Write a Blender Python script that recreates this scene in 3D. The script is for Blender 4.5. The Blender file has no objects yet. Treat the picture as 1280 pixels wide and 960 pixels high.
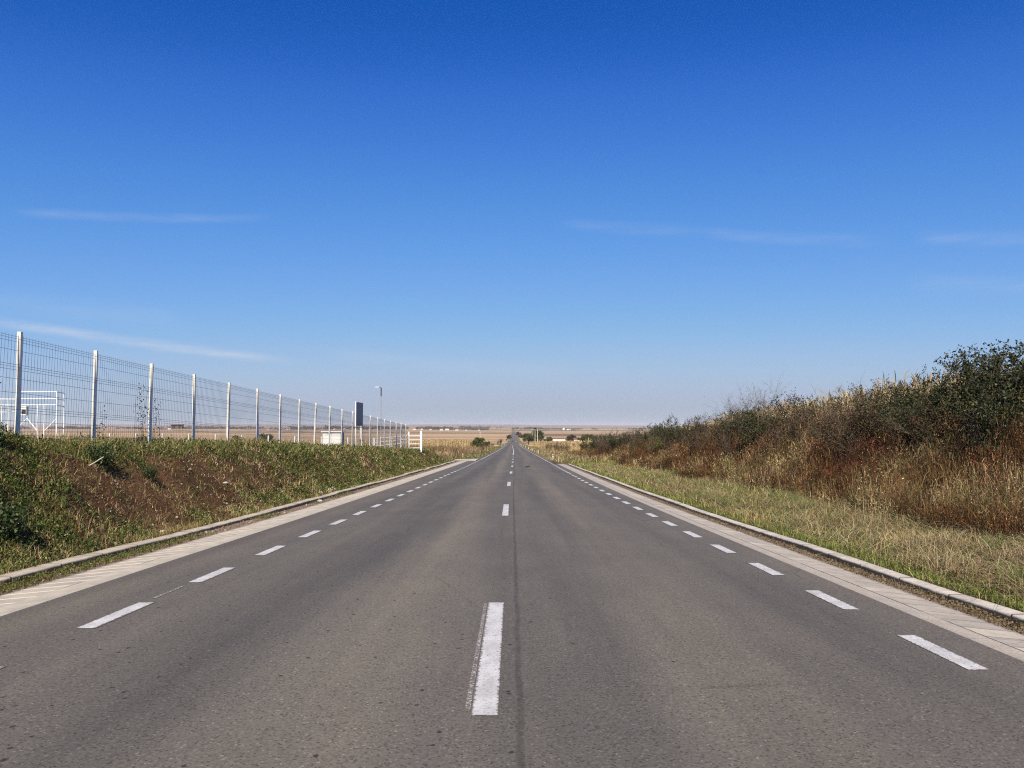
import bpy, math, random
import numpy as np
from mathutils import Vector, Matrix

rng = np.random.default_rng(7)
random.seed(7)
S = bpy.context.scene
COL = S.collection

# ------------------------------------------------------------------ layout
EYE = 1.5
PITCH = math.atan(53 / 960)
RY = [-60, 0, 7.5, 19, 32, 45, 58, 71, 84, 97, 130, 167, 260, 386, 560, 745, 1000, 1400, 1900, 2300, 3000, 20000]
RZ = [1.75, 0, -.219, -.555, -.889, -1.195, -1.50, -1.79, -2.08, -2.35, -3.06, -3.83, -5.65, -7.95, -11.0, -13.8, -15.2, -15.4, -14.9, -16.2, -17, -17]
DY = [-60, 20, 65, 100, 386, 745, 1470, 3000, 20000]
DX = [0, 0, .2, .3, .6, 2.3, 4.2, 6, 6]


def hermite(xs, ys):
    xs = np.array(xs, float); ys = np.array(ys, float)
    d = np.diff(ys) / np.diff(xs)
    m = np.zeros_like(ys)
    m[1:-1] = np.where(d[:-1] * d[1:] > 0, 2 * d[:-1] * d[1:] / (d[:-1] + d[1:] + 1e-12), 0)
    m[0] = d[0]; m[-1] = d[-1]

    def f(x):
        x = np.clip(np.asarray(x, float), xs[0], xs[-1])
        i = np.clip(np.searchsorted(xs, x) - 1, 0, len(xs) - 2)
        h = xs[i + 1] - xs[i]; t = (x - xs[i]) / h
        return ((1 + 2 * t) * (1 - t) ** 2 * ys[i] + t * (1 - t) ** 2 * h * m[i]
                + t * t * (3 - 2 * t) * ys[i + 1] + t * t * (t - 1) * h * m[i + 1])
    return f


R = hermite(RY, RZ)
D = hermite(DY, DX)


def ss(a, b, x):
    t = np.clip((x - a) / (b - a), 0, 1)
    return t * t * (3 - 2 * t)


def _hash(ix, iy, s):
    n = (ix * 374761393 + iy * 668265263 + s * 1442695041) & 0x7fffffff
    n = ((n ^ (n >> 13)) * 1274126177) & 0x7fffffff
    return ((n ^ (n >> 16)) & 0xffff) / 65535.0


def vnoise(x, y, s=0):
    x = np.asarray(x, float); y = np.asarray(y, float)
    ix = np.floor(x).astype(np.int64); iy = np.floor(y).astype(np.int64)
    fx = x - ix; fy = y - iy
    fx = fx * fx * (3 - 2 * fx); fy = fy * fy * (3 - 2 * fy)
    a = _hash(ix, iy, s); b = _hash(ix + 1, iy, s); c = _hash(ix, iy + 1, s); d = _hash(ix + 1, iy + 1, s)
    return (a * (1 - fx) + b * fx) * (1 - fy) + (c * (1 - fx) + d * fx) * fy


def fbm(x, y, s=0, o=4):
    t = 0; a = .5; n = 0
    for k in range(o):
        t = t + a * vnoise(x * 2 ** k, y * 2 ** k, s + k); n += a; a *= .5
    return t / n


KL, KR = 77.0, 65.0           # where the left and right kerbs end


def bankL(Y):
    return np.interp(Y, [-50, 25, 36, 63, 72, 80, 90, 200, 400, 900], [1.55, 1.55, 1.42, 1.1, 1.0, .85, .75, .3, .2, 0])


def bankR(Y):
    return np.interp(Y, [-50, 42, 60, 85, 110, 160, 400, 900], [1.6, 1.6, 1.15, .8, .45, .25, .2, 0])


def H(X, Y):
    """ground height; X is measured from the road axis"""
    X = np.asarray(X, float); Y = np.asarray(Y, float)
    r = R(Y)
    # left bank, pulled back round the drive at its far end
    st = 6.03 + 6 * ss(71, 77, Y) * (1 - ss(84, 96, Y)) + .6 * ss(84, 100, Y)
    wob = (fbm(X * .5, Y * .35, 3) - .5) * .5
    zl = ss(0, 2.0, -X - st + wob * .6) * bankL(Y)
    zr = ss(0, 3.6, X - 8.2 - wob) * bankR(Y) + ss(4.65, 8.2, X) * .12
    z = r + np.where(X < 0, zl, zr)
    bump = ((fbm(X * 1.4, Y * 1.4, 11) - .5) * .22 + (fbm(X * 3.1, Y * 3.1, 15, 2) - .5) * .19) * (ss(6.1, 6.8, -X) + ss(5.2, 9, X)) * (1 - ss(60, 200, Y))
    z = z + bump
    # land far from the road levels out to the plain
    far = ss(60, 700, np.abs(X)) * (1 - ss(1500, 3000, Y))
    z = z * (1 - far) + far * (np.interp(Y, [-60, 100, 800, 3000], [0, -3, -12.5, -14]))
    # the village rise on the left, and far hills
    z = z + 7.5 * ss(1700, 3300, Y) * ss(150, 700, -X + .06 * Y)
    z = z + ss(7000, 11500, Y) * (26 + 30 * fbm(X / 2600, Y / 5000, 5, 3) * ss(-3500, 800, -X))
    # bed below the carriageway and the gutters
    inner = ((X > -6.0) & (X < 4.62) & (Y < KR)) | ((X > -6.0) & (X < 3.6) & (Y < KL))
    z = np.where(inner, r - .22, z)
    bed = (X > -4.02) & (X < 3.52) & (Y >= KR) & (Y < 2600)
    z = np.where(bed & ~inner, r - .12, z)
    return z


# ------------------------------------------------------------------ helpers
def tag(o, label=None, cat=None, group=None, kind=None):
    if label: o['label'] = label
    if cat: o['category'] = cat
    if group: o['group'] = group
    if kind: o['kind'] = kind
    return o


def link(o, parent=None):
    COL.objects.link(o)
    if parent: o.parent = parent
    return o


def empty(name, loc=(0, 0, 0), rz=0):
    o = bpy.data.objects.new(name, None); COL.objects.link(o)
    o.location = loc; o.rotation_euler = (0, 0, rz); o.empty_display_size = .2
    return o


def mesh_np(name, V, F, mat=None, col=None, uv=None, parent=None, smooth=False, uv2=None):
    """V (n,3), F (m,k) with one k; col (n,3) linear albedo per vertex; uv (n,2) per vertex"""
    V = np.ascontiguousarray(V, np.float32); F = np.ascontiguousarray(F, np.int32)
    m = bpy.data.meshes.new(name); n, k = F.shape
    m.vertices.add(len(V)); m.vertices.foreach_set('co', V.ravel())
    m.loops.add(n * k); m.loops.foreach_set('vertex_index', F.ravel())
    m.polygons.add(n); m.polygons.foreach_set('loop_start', np.arange(0, n * k, k, dtype=np.int32))
    if smooth: m.polygons.foreach_set('use_smooth', np.ones(n, bool))
    if uv is not None:
        u = m.uv_layers.new(name='UVMap')
        u.data.foreach_set('uv', np.ascontiguousarray(np.asarray(uv, np.float32)[F.ravel()]).ravel())
    if uv2 is not None:
        u = m.uv_layers.new(name='Local')
        u.data.foreach_set('uv', np.ascontiguousarray(np.asarray(uv2, np.float32)[F.ravel()]).ravel())
    if col is not None:
        a = m.attributes.new('tint', 'FLOAT_COLOR', 'POINT')
        c4 = np.ones((len(V), 4), np.float32); c4[:, :3] = col
        a.data.foreach_set('color', c4.ravel())
    m.update(calc_edges=True)
    if mat: m.materials.append(mat)
    return link(bpy.data.objects.new(name, m), parent)


class MB:
    """collects boxes, bars and tubes into one mesh"""
    def __init__(self): self.v = []; self.f = []

    def box(self, c, s, M=None):
        i = len(self.v)
        for dz in (-.5, .5):
            for dx, dy in ((-.5, -.5), (.5, -.5), (.5, .5), (-.5, .5)):
                p = Vector((dx * s[0], dy * s[1], dz * s[2]))
                if M: p = M @ p
                self.v.append((p.x + c[0], p.y + c[1], p.z + c[2]))
        self.f += [(i, i + 3, i + 2, i + 1), (i + 4, i + 5, i + 6, i + 7), (i, i + 1, i + 5, i + 4), (i + 1, i + 2, i + 6, i + 5),
                   (i + 2, i + 3, i + 7, i + 6), (i + 3, i, i + 4, i + 7)]
        return self

    def prism(self, pts, y0, y1):
        """closed outline in xz pushed from y0 to y1"""
        i = len(self.v); n = len(pts)
        for y in (y0, y1): self.v += [(p[0], y, p[1]) for p in pts]
        self.f += [tuple(i + k for k in range(n)), tuple(i + n + k for k in reversed(range(n)))]
        self.f += [(i + (k + 1) % n, i + k, i + n + k, i + n + (k + 1) % n) for k in range(n)]
        return self

    def tube(self, pts, rad, n=6, cap=True):
        pts = [Vector(p) for p in pts]
        if not hasattr(rad, '__len__'): rad = [rad] * len(pts)
        i = len(self.v)
        for k, p in enumerate(pts):
            d = (pts[min(k + 1, len(pts) - 1)] - pts[max(k - 1, 0)]).normalized()
            a = d.cross(Vector((0, 0, 1)) if abs(d.z) < .9 else Vector((1, 0, 0))).normalized(); b = d.cross(a)
            for j in range(n):
                t = 2 * math.pi * j / n
                q = p + (a * math.cos(t) + b * math.sin(t)) * rad[k]
                self.v.append(tuple(q))
        for k in range(len(pts) - 1):
            for j in range(n):
                a0 = i + k * n + j; a1 = i + k * n + (j + 1) % n
                self.f.append((a0, a0 + n, a1 + n, a1))
        if cap:
            self.f.append(tuple(i + j for j in range(n)))
            self.f.append(tuple(i + (len(pts) - 1) * n + j for j in reversed(range(n))))
        return self

    def build(self, name, mat, parent=None, bevel=0):
        m = bpy.data.meshes.new(name); m.from_pydata(self.v, [], self.f); m.update()
        m.materials.append(mat)
        o = link(bpy.data.objects.new(name, m), parent)
        if bevel:
            b = o.modifiers.new('bevel', 'BEVEL'); b.width = bevel; b.segments = 2; b.limit_method = 'ANGLE'
        return o


def copy_tree(o, parent=None):
    c = o.copy(); COL.objects.link(c)
    if parent is not None:
        c.parent = parent; c.matrix_parent_inverse = o.matrix_parent_inverse.copy()
    for ch in o.children: copy_tree(ch, c)
    return c


# ------------------------------------------------------------------ materials
def mat(name):
    m = bpy.data.materials.new(name); m.use_nodes = True
    nt = m.node_tree; nt.nodes.clear()
    out = nt.nodes.new('ShaderNodeOutputMaterial'); b = nt.nodes.new('ShaderNodeBsdfPrincipled')
    nt.links.new(b.outputs[0], out.inputs[0])
    b.inputs['Roughness'].default_value = .8; b.inputs['Specular IOR Level'].default_value = .25
    return m, nt, b


class NB:
    """small node builder"""
    def __init__(self, nt): self.nt = nt

    def n(self, t, **k):
        x = self.nt.nodes.new(t)
        for a, v in k.items(): setattr(x, a, v)
        return x

    def put(self, sock, v):
        if isinstance(v, bpy.types.NodeSocket): self.nt.links.new(v, sock)
        elif hasattr(v, '__len__') and len(v) == 3 and sock.type == 'RGBA': sock.default_value = (*v, 1)
        else: sock.default_value = v

    def math(self, op, a, b=0., c=None, clamp=False):
        x = self.n('ShaderNodeMath', operation=op, use_clamp=clamp)
        self.put(x.inputs[0], a); self.put(x.inputs[1], b)
        if c is not None: self.put(x.inputs[2], c)
        return x.outputs[0]

    def mix(self, f, a, b, blend='MIX'):
        x = self.n('ShaderNodeMix', data_type='RGBA', blend_type=blend)
        self.put(x.inputs[0], f); self.put(x.inputs[6], a); self.put(x.inputs[7], b)
        return x.outputs[2]

    def noise(self, vec, scale, detail=3., rough=.55, dim='3D'):
        x = self.n('ShaderNodeTexNoise', noise_dimensions=dim)
        self.put(x.inputs['Vector'], vec); x.inputs['Scale'].default_value = scale
        x.inputs['Detail'].default_value = detail; x.inputs['Roughness'].default_value = rough
        return x.outputs[0]

    def ramp(self, f, lo, hi, a=0., b=1.):
        x = self.n('ShaderNodeMapRange', clamp=True, interpolation_type='SMOOTHSTEP')
        self.put(x.inputs[0], f); x.inputs[1].default_value = lo; x.inputs[2].default_value = hi
        x.inputs[3].default_value = a; x.inputs[4].default_value = b
        return x.outputs[0]

    def vmul(self, v, s):
        x = self.n('ShaderNodeVectorMath', operation='MULTIPLY')
        self.put(x.inputs[0], v); x.inputs[1].default_value = s
        return x.outputs[0]

    def bump(self, h, strength, dist):
        x = self.n('ShaderNodeBump'); self.put(x.inputs['Height'], h)
        x.inputs['Strength'].default_value = strength; x.inputs['Distance'].default_value = dist
        return x.outputs[0]


def simple(name, c, rough=.6, var=.15, scale=6., spec=.3, metal=0., dirt=None):
    m, nt, b = mat(name); N = NB(nt)
    tc = N.n('ShaderNodeTexCoord').outputs['Object']
    f = N.noise(tc, scale, 5, .6)
    col = N.mix(N.ramp(f, .3, .7), tuple(x * (1 - var) for x in c), tuple(min(1, x * (1 + var)) for x in c))
    if dirt:
        col = N.mix(N.math('MULTIPLY', N.ramp(N.noise(tc, scale * .37, 6, .7), .52, .72), .75), col, dirt)
    N.put(b.inputs['Base Color'], col)
    b.inputs['Roughness'].default_value = rough; b.inputs['Specular IOR Level'].default_value = spec; b.inputs['Metallic'].default_value = metal
    N.put(b.inputs['Normal'], N.bump(N.noise(tc, scale * 8, 3), .12, .01))
    return m


def leafmat(name, trans=.15, rough=.75, spec=.15):
    m, nt, b = mat(name); N = NB(nt)
    a = N.n('ShaderNodeAttribute', attribute_name='tint').outputs['Color']
    N.put(b.inputs['Base Color'], a)
    b.inputs['Roughness'].default_value = rough; b.inputs['Specular IOR Level'].default_value = spec
    t = N.n('ShaderNodeBsdfTranslucent'); N.put(t.inputs[0], a)
    mx = N.n('ShaderNodeMixShader'); mx.inputs[0].default_value = trans
    nt.links.new(b.outputs[0], mx.inputs[1]); nt.links.new(t.outputs[0], mx.inputs[2])
    nt.links.new(mx.outputs[0], nt.nodes['Material Output'].inputs[0])
    return m


M = {}
M['leaf'] = leafmat('leaf', .08); M['shrub_leaf'] = leafmat('shrub_leaf', .15, .5, .28); M['straw'] = leafmat('straw', .1); M['bark'] = simple('bark', (.13, .105, .08), .9, .3, 9)
M['white_paint'] = simple('white_paint', (.78, .77, .74), .5, .05, 5, .4, dirt=(.5, .46, .4))
M['post'] = simple('post_white', (.70, .66, .58), .75, .1, 4, .25, dirt=(.40, .36, .29))
M['wire'] = simple('wire', (.17, .185, .21), .55, .1, 9, .4)
M['dark'] = simple('dark_metal', (.035, .037, .042), .5, .2, 4, .4)
M['grey_metal'] = simple('grey_metal', (.36, .37, .38), .45, .1, 4, .4, .3)
M['concrete_pole'] = simple('concrete_pole', (.52, .47, .39), .85, .12, 2)
M['board'] = simple('board', (.035, .06, .15), .45, .35, 1.1, .4, dirt=(.13, .16, .22))
M['cabinet'] = simple('cabinet', (.72, .71, .66), .55, .06, 2, .3, dirt=(.5, .46, .4))
M['plaster'] = simple('plaster', (.70, .62, .56), .85, .12, .6)
M['roof'] = simple('roof_tile', (.26, .13, .09), .85, .25, .8)
M['roof_grey'] = simple('roof_sheet', (.30, .30, .30), .6, .2, .8)
M['glass'] = simple('window_glass', (.04, .05, .06), .15, .1, 1, .5)
M['reflector'] = simple('reflector', (.5, .03, .02), .3, .1, 5, .5)
M['black_band'] = simple('black_band', (.02, .02, .02), .6, .1, 5)
M['rubber'] = simple('rubber', (.02, .02, .02), .8, .1, 5)
M['car_blue'] = simple('car_blue', (.03, .045, .09), .3, .05, 2, .5)
M['car_red'] = simple('car_dark', (.05, .03, .035), .3, .05, 2, .5)
M['stone'] = simple('stone', (.42, .38, .32), .9, .3, 9, .2, dirt=(.24, .17, .11))
M['dry_wood'] = simple('dry_wood', (.45, .40, .33), .9, .2, 14)


def asphalt():
    m, nt, b = mat('asphalt'); N = NB(nt)
    uv = N.n('ShaderNodeUVMap').outputs[0]
    sx = N.n('ShaderNodeSeparateXYZ'); N.put(sx.inputs[0], uv); x, y = sx.outputs[0], sx.outputs[1]
    # fine aggregate
    vo = N.n('ShaderNodeTexVoronoi'); N.put(vo.inputs['Vector'], uv); vo.inputs['Scale'].default_value = 95
    agg = N.n('ShaderNodeSeparateColor'); N.put(agg.inputs[0], vo.outputs['Color'])
    col = N.mix(agg.outputs[0], (.100, .087, .071), (.138, .1205, .099))
    col = N.mix(N.ramp(agg.outputs[1], .96, .99), col, (.21, .183, .15))
    col = N.mix(N.ramp(agg.outputs[2], .90, .96), col, (.065, .053, .043))
    fine = N.noise(uv, 38, 3, .7)
    col = N.mix(1., col, N.mix(N.ramp(fine, .3, .7), (.86, .86, .86), (1.13, 1.13, 1.13)), 'MULTIPLY')
    # long worn bands and blotches along the lanes
    st = N.noise(N.vmul(uv, (1.0, .035, 1)), 1.5, 4, .55)
    col = N.mix(1., col, N.mix(N.ramp(st, .3, .7), (.86, .865, .88), (1.14, 1.13, 1.10)), 'MULTIPLY')
    big = N.noise(N.vmul(uv, (1, .5, 1)), .9, 5, .6)
    col = N.mix(1., col, N.mix(N.ramp(big, .3, .7), (.92, .925, .94), (1.08, 1.075, 1.06)), 'MULTIPLY')

    def band(c, w, tone, k):
        d = N.math('ABSOLUTE', N.math('SUBTRACT', N.math('ADD', x, N.math('MULTIPLY', N.math('SUBTRACT', st, .5), .5)), c))
        return N.mix(N.math('MULTIPLY', N.ramp(d, 0, w, 1, 0), k), (1, 1, 1), tone)
    for c, w, tone, k in ((-1.0, .6, (1.32, 1.29, 1.20), .9), (1.5, .7, (1.24, 1.21, 1.14), .9), (-2.2, .7, (.80, .81, .83), .9),
                          (2.6, .5, (.90, .9, .91), .8), (.7, .4, (.94, .94, .95), .8), (-4.3, .5, (1.1, 1.08, 1.04), .8)):
        col = N.mix(1., col, band(c, w, tone, k), 'MULTIPLY')
    # bitumen spots, most of them in the left lane
    for sc, lo, hi, th in ((2.1, .042, .02, .70), (5.2, .09, .045, .86)):
        v2 = N.n('ShaderNodeTexVoronoi', voronoi_dimensions='2D'); N.put(v2.inputs['Vector'], N.vmul(uv, (1, .8, 1))); v2.inputs['Scale'].default_value = sc
        v2.inputs['Randomness'].default_value = 1
        cs = N.n('ShaderNodeSeparateColor'); N.put(cs.inputs[0], v2.outputs['Color'])
        wob = N.math('ADD', v2.outputs['Distance'], N.math('MULTIPLY', N.math('SUBTRACT', fine, .5), .12 * sc / 5))
        spot = N.math('MULTIPLY', N.ramp(wob, hi, lo, 1, 0), N.math('GREATER_THAN', cs.outputs[0], th))
        spot = N.math('MULTIPLY', spot, N.ramp(N.math('ADD', x, N.math('MULTIPLY', cs.outputs[1], 3.)), 1.3, 2.2, 1, .25))
        col = N.mix(N.math('MULTIPLY', spot, .85), col, (.022, .018, .016))
    # sealed joint beside the centre line
    d = N.math('ABSOLUTE', N.math('SUBTRACT', N.math('ADD', x, N.math('MULTIPLY', N.math('SUBTRACT', N.noise(N.vmul(uv, (.2, 1, 1)), 1.2, 3), .5), .05)), .045))
    seam = N.ramp(d, .006, .034, 1, 0)
    col = N.mix(N.math('MULTIPLY', seam, N.ramp(N.noise(uv, 9, 4, .7), .25, .6, .15, .62)), col, (.045, .037, .031))
    # hairline cracks
    vc = N.n('ShaderNodeTexVoronoi', feature='DISTANCE_TO_EDGE'); N.put(vc.inputs['Vector'], N.vmul(uv, (1, .45, 1)))
    vc.inputs['Scale'].default_value = .32
    wv = N.math('ADD', vc.outputs[0], N.math('MULTIPLY', N.math('SUBTRACT', fine, .5), .02))
    cr = N.math('MULTIPLY', N.ramp(wv, .002, .007, 1, 0), N.ramp(big, .5, .62))
    col = N.mix(N.math('MULTIPLY', cr, .35), col, (.04, .035, .03))
    N.put(b.inputs['Base Color'], col)
    N.put(b.inputs['Roughness'], N.ramp(fine, .3, .7, .72, .9)); b.inputs['Specular IOR Level'].default_value = .3
    h = N.math('ADD', N.math('MULTIPLY', agg.outputs[0], .6), fine)
    N.put(b.inputs['Normal'], N.bump(h, .45, .006))
    return m


def paint():
    m, nt, b = mat('road_paint'); N = NB(nt)
    uv = N.n('ShaderNodeUVMap').outputs[0]
    f = N.noise(N.vmul(uv, (1, .7, 1)), 26, 6, .75); g = N.noise(uv, 4, 4, .6)
    col = N.mix(N.ramp(g, .3, .7), (.48, .46, .435), (.62, .60, .57))
    wear = N.math('MAXIMUM', N.ramp(f, .58, .64), N.math('MULTIPLY', N.ramp(N.noise(N.vmul(uv, (.7, 1.4, 1)), 60, 3, .7), .55, .62), .8))
    col = N.mix(N.math('MULTIPLY', wear, .85), col, (.15, .135, .12))
    # ragged rim: the paint has broken away along its edges and ends
    l2 = N.n('ShaderNodeUVMap', uv_map='Local').outputs[0]; sl = N.n('ShaderNodeSeparateXYZ'); N.put(sl.inputs[0], l2)
    across = N.math('SUBTRACT', .0775, N.math('ABSOLUTE', N.math('SUBTRACT', sl.outputs[0], .0775)))
    rim = N.math('MINIMUM', across, sl.outputs[1])
    e = N.math('SUBTRACT', rim, N.math('MULTIPLY', N.ramp(N.noise(uv, 30, 5, .75), .38, .75), .030))
    col = N.mix(N.math('MULTIPLY', N.ramp(e, -.002, .003, 1, 0), .9), col, (.125, .108, .09))
    grime = N.ramp(N.noise(N.vmul(uv, (3, .8, 1)), 3, 4, .6), .45, .75)
    col = N.mix(N.math('MULTIPLY', grime, .4), col, (.30, .275, .245))
    N.put(b.inputs['Base Color'], col); b.inputs['Roughness'].default_value = .6
    N.put(b.inputs['Normal'], N.bump(f, .3, .003))
    return m


def worn_paint():
    m, nt, b = mat('faded_paint'); N = NB(nt)
    uv = N.n('ShaderNodeUVMap').outputs[0]
    f = N.noise(uv, 45, 5, .8)
    N.put(b.inputs['Base Color'], N.mix(N.math('MULTIPLY', N.ramp(f, .50, .57), N.ramp(N.noise(uv, 7, 3), .35, .55, .3, 1)), (.125, .105, .087), (.50, .47, .44)))
    return m


def concrete(name, base, joint, jw, side):
    """gutter slabs: uv = (across, along)"""
    m, nt, b = mat(name); N = NB(nt)
    uv = N.n('ShaderNodeUVMap').outputs[0]
    sx = N.n('ShaderNodeSeparateXYZ'); N.put(sx.inputs[0], uv); x, y = sx.outputs[0], sx.outputs[1]
    yy = N.math('ADD', N.math('DIVIDE', y, .33), N.math('MULTIPLY', N.noise(uv, 2.5, 2), .1))
    fr = N.math('FRACT', yy); idn = N.math('FLOOR', yy)
    wn = N.n('ShaderNodeTexWhiteNoise', noise_dimensions='1D'); N.put(wn.inputs['W'], idn)
    n1 = N.noise(uv, 3.5, 6, .65); n2 = N.noise(uv, 40, 4, .7)
    col = N.mix(N.ramp(n1, .3, .7), tuple(c * .84 for c in base), tuple(c * 1.12 for c in base))
    col = N.mix(1., col, N.mix(N.ramp(n2, .3, .7), (.88, .88, .88), (1.1, 1.1, 1.1)), 'MULTIPLY')
    inslab = N.ramp(x, .17, .175) if side == 'R' else N.ramp(x, .22, .3)
    tone = N.mix(wn.outputs[0], (.80, .80, .81), (1.09, 1.08, 1.06))
    col = N.mix(inslab, col, N.mix(1., col, tone, 'MULTIPLY'))
    j = N.math('MULTIPLY', N.ramp(fr, jw * .6, jw, 1, 0), N.math('MULTIPLY', inslab, N.ramp(N.noise(uv, 5, 3), .25, .45, .35, 1)))
    col = N.mix(N.math('MULTIPLY', j, .8), col, joint)
    # longitudinal joint, and soil washed over the outer edge
    w = N.math('ADD', x, N.math('MULTIPLY', N.math('SUBTRACT', N.noise(uv, 6, 4, .7), .5), .03))
    lj = N.ramp(N.math('ABSOLUTE', N.math('SUBTRACT', w, .165 if side == 'R' else .26)), .004, .012, 1, 0)
    lk = N.ramp(N.noise(N.vmul(uv, (.2, 1, 1)), .8, 3), .3, .45) if side == 'R' else N.ramp(N.noise(N.vmul(uv, (.2, 1, 1)), .9, 3), .5, .6, 0, .7)
    col = N.mix(N.math('MULTIPLY', lj, lk), col, (.05, .042, .034))
    soil = N.ramp(N.math('ADD', x, N.math('MULTIPLY', N.math('SUBTRACT', N.noise(uv, 7, 5, .7), .5), .3)), .56 if side == 'R' else .72, .68 if side == 'R' else .86)
    col = N.mix(N.math('MULTIPLY', soil, .8), col, (.15, .10, .062))
    if side == 'R':
        grit = N.math('MULTIPLY', N.ramp(x, .15, .165, 1, 0), .55)
        col = N.mix(grit, col, N.mix(N.ramp(n2, .35, .65), (.24, .20, .165), (.42, .37, .31)))
    N.put(b.inputs['Base Color'], col); b.inputs['Roughness'].default_value = .88
    h = N.math('SUBTRACT', N.math('MULTIPLY', n2, .4), N.math('ADD', j, lj))
    N.put(b.inputs['Normal'], N.bump(h, .4, .01))
    return m


def kerbmat(name, base):
    m, nt, b = mat(name); N = NB(nt)
    uv = N.n('ShaderNodeUVMap').outputs[0]
    sx = N.n('ShaderNodeSeparateXYZ'); N.put(sx.inputs[0], uv); x, y = sx.outputs[0], sx.outputs[1]
    fr = N.math('FRACT', N.math('DIVIDE', y, 1.0))
    n1 = N.noise(uv, 3, 6, .65); n2 = N.noise(uv, 45, 4, .7)
    wn = N.n('ShaderNodeTexWhiteNoise', noise_dimensions='1D'); N.put(wn.inputs['W'], N.math('FLOOR', y))
    col = N.mix(N.ramp(n1, .3, .7), tuple(c * .82 for c in base), tuple(c * 1.12 for c in base))
    col = N.mix(1., col, N.mix(wn.outputs[0], (.9, .9, .9), (1.08, 1.07, 1.05)), 'MULTIPLY')
    col = N.mix(1., col, N.mix(N.ramp(n2, .3, .7), (.88, .88, .88), (1.1, 1.1, 1.1)), 'MULTIPLY')
    j = N.ramp(N.math('ABSOLUTE', N.math('SUBTRACT', fr, .5)), .482, .492)
    col = N.mix(N.math('MULTIPLY', j, .95), col, (.05, .04, .03))
    st = N.ramp(N.noise(uv, 1.6, 6, .7), .48, .68)
    col = N.mix(N.math('MULTIPLY', st, .55), col, (.19, .155, .115))
    col = N.mix(N.math('MULTIPLY', N.ramp(N.noise(uv, 14, 5, .75), .60, .70), .6), col, (.13, .105, .08))
    # face shade painted into the colour, with soil stain (uv.x below 0 is the face towards the gutter)
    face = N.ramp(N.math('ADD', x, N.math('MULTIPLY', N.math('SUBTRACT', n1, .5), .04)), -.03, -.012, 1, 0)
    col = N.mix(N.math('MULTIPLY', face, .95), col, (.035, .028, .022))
    N.put(b.inputs['Base Color'], col); b.inputs['Roughness'].default_value = .9
    N.put(b.inputs['Normal'], N.bump(N.math('SUBTRACT', N.math('MULTIPLY', n2, .4), j), .4, .01))
    return m


def groundmat():
    m, nt, b = mat('ground'); N = NB(nt)
    a = N.n('ShaderNodeAttribute', attribute_name='tint').outputs['Color']
    tc = N.n('ShaderNodeTexCoord').outputs['Object']
    n1 = N.noise(tc, .9, 6, .6); n2 = N.noise(tc, 14, 5, .7); n3 = N.noise(N.vmul(tc, (.004, .02, .02)), 1, 6, .6)
    col = N.mix(1., a, N.mix(N.ramp(n1, .3, .7), (.72, .7, .68), (1.28, 1.28, 1.25)), 'MULTIPLY')
    col = N.mix(1., col, N.mix(N.ramp(n2, .3, .7), (.6, .58, .55), (1.4, 1.38, 1.35)), 'MULTIPLY')
    col = N.mix(1., col, N.mix(N.ramp(n3, .3, .7), (.75, .74, .73), (1.2, 1.18, 1.15)), 'MULTIPLY')
    N.put(b.inputs['Base Color'], col); b.inputs['Roughness'].default_value = .95; b.inputs['Specular IOR Level'].default_value = .1
    N.put(b.inputs['Normal'], N.bump(N.math('ADD', n2, n1), .7, .06))
    return m


M['asphalt'] = asphalt(); M['paint'] = paint(); M['worn_paint'] = worn_paint(); M['ground'] = groundmat()
M['gutterR'] = concrete('gutter_slabs', (.45, .395, .325), (.21, .18, .145), .13, 'R')
M['gutterL'] = concrete('gutter_slabs_pale', (.47, .41, .325), (.72, .65, .54), .2, 'L')  # pale joint colour: sunlit slab edges painted in
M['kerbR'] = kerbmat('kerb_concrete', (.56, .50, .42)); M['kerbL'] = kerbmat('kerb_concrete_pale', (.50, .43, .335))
M['tar'] = simple('tar', (.03, .028, .026), .7, .3, 5)

# ------------------------------------------------------------------ terrain
xs = np.concatenate([np.arange(-9.4, -6.1, .14), np.arange(-14, -9.4, .3), [-6.04, -5.98, -4.6, -4.04, -4.0, 0, 3.5, 3.54, 3.58, 3.62, 4.60, 4.64], np.arange(4.75, 9.5, .16), np.arange(9.6, 17, .35)])
g = 17 * 1.16 ** np.arange(0, 46)
xs = np.concatenate([-g[::-1], xs, g]); xs = np.unique(np.round(xs, 3))
ys = np.concatenate([np.arange(-30, 4, 2), np.arange(4, 26, .18), np.arange(26, 60, .45), np.arange(60, 64.9, .7), [64.97, 65.03], np.arange(65.6, 76.9, .7), [76.97, 77.03], np.arange(77.6, 140, 1.2), 140 * 1.028 ** np.arange(0, 170)])
ys = ys[ys < 14500]
GX, GY = np.meshgrid(xs, ys)
GZ = H(GX, GY)


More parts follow.
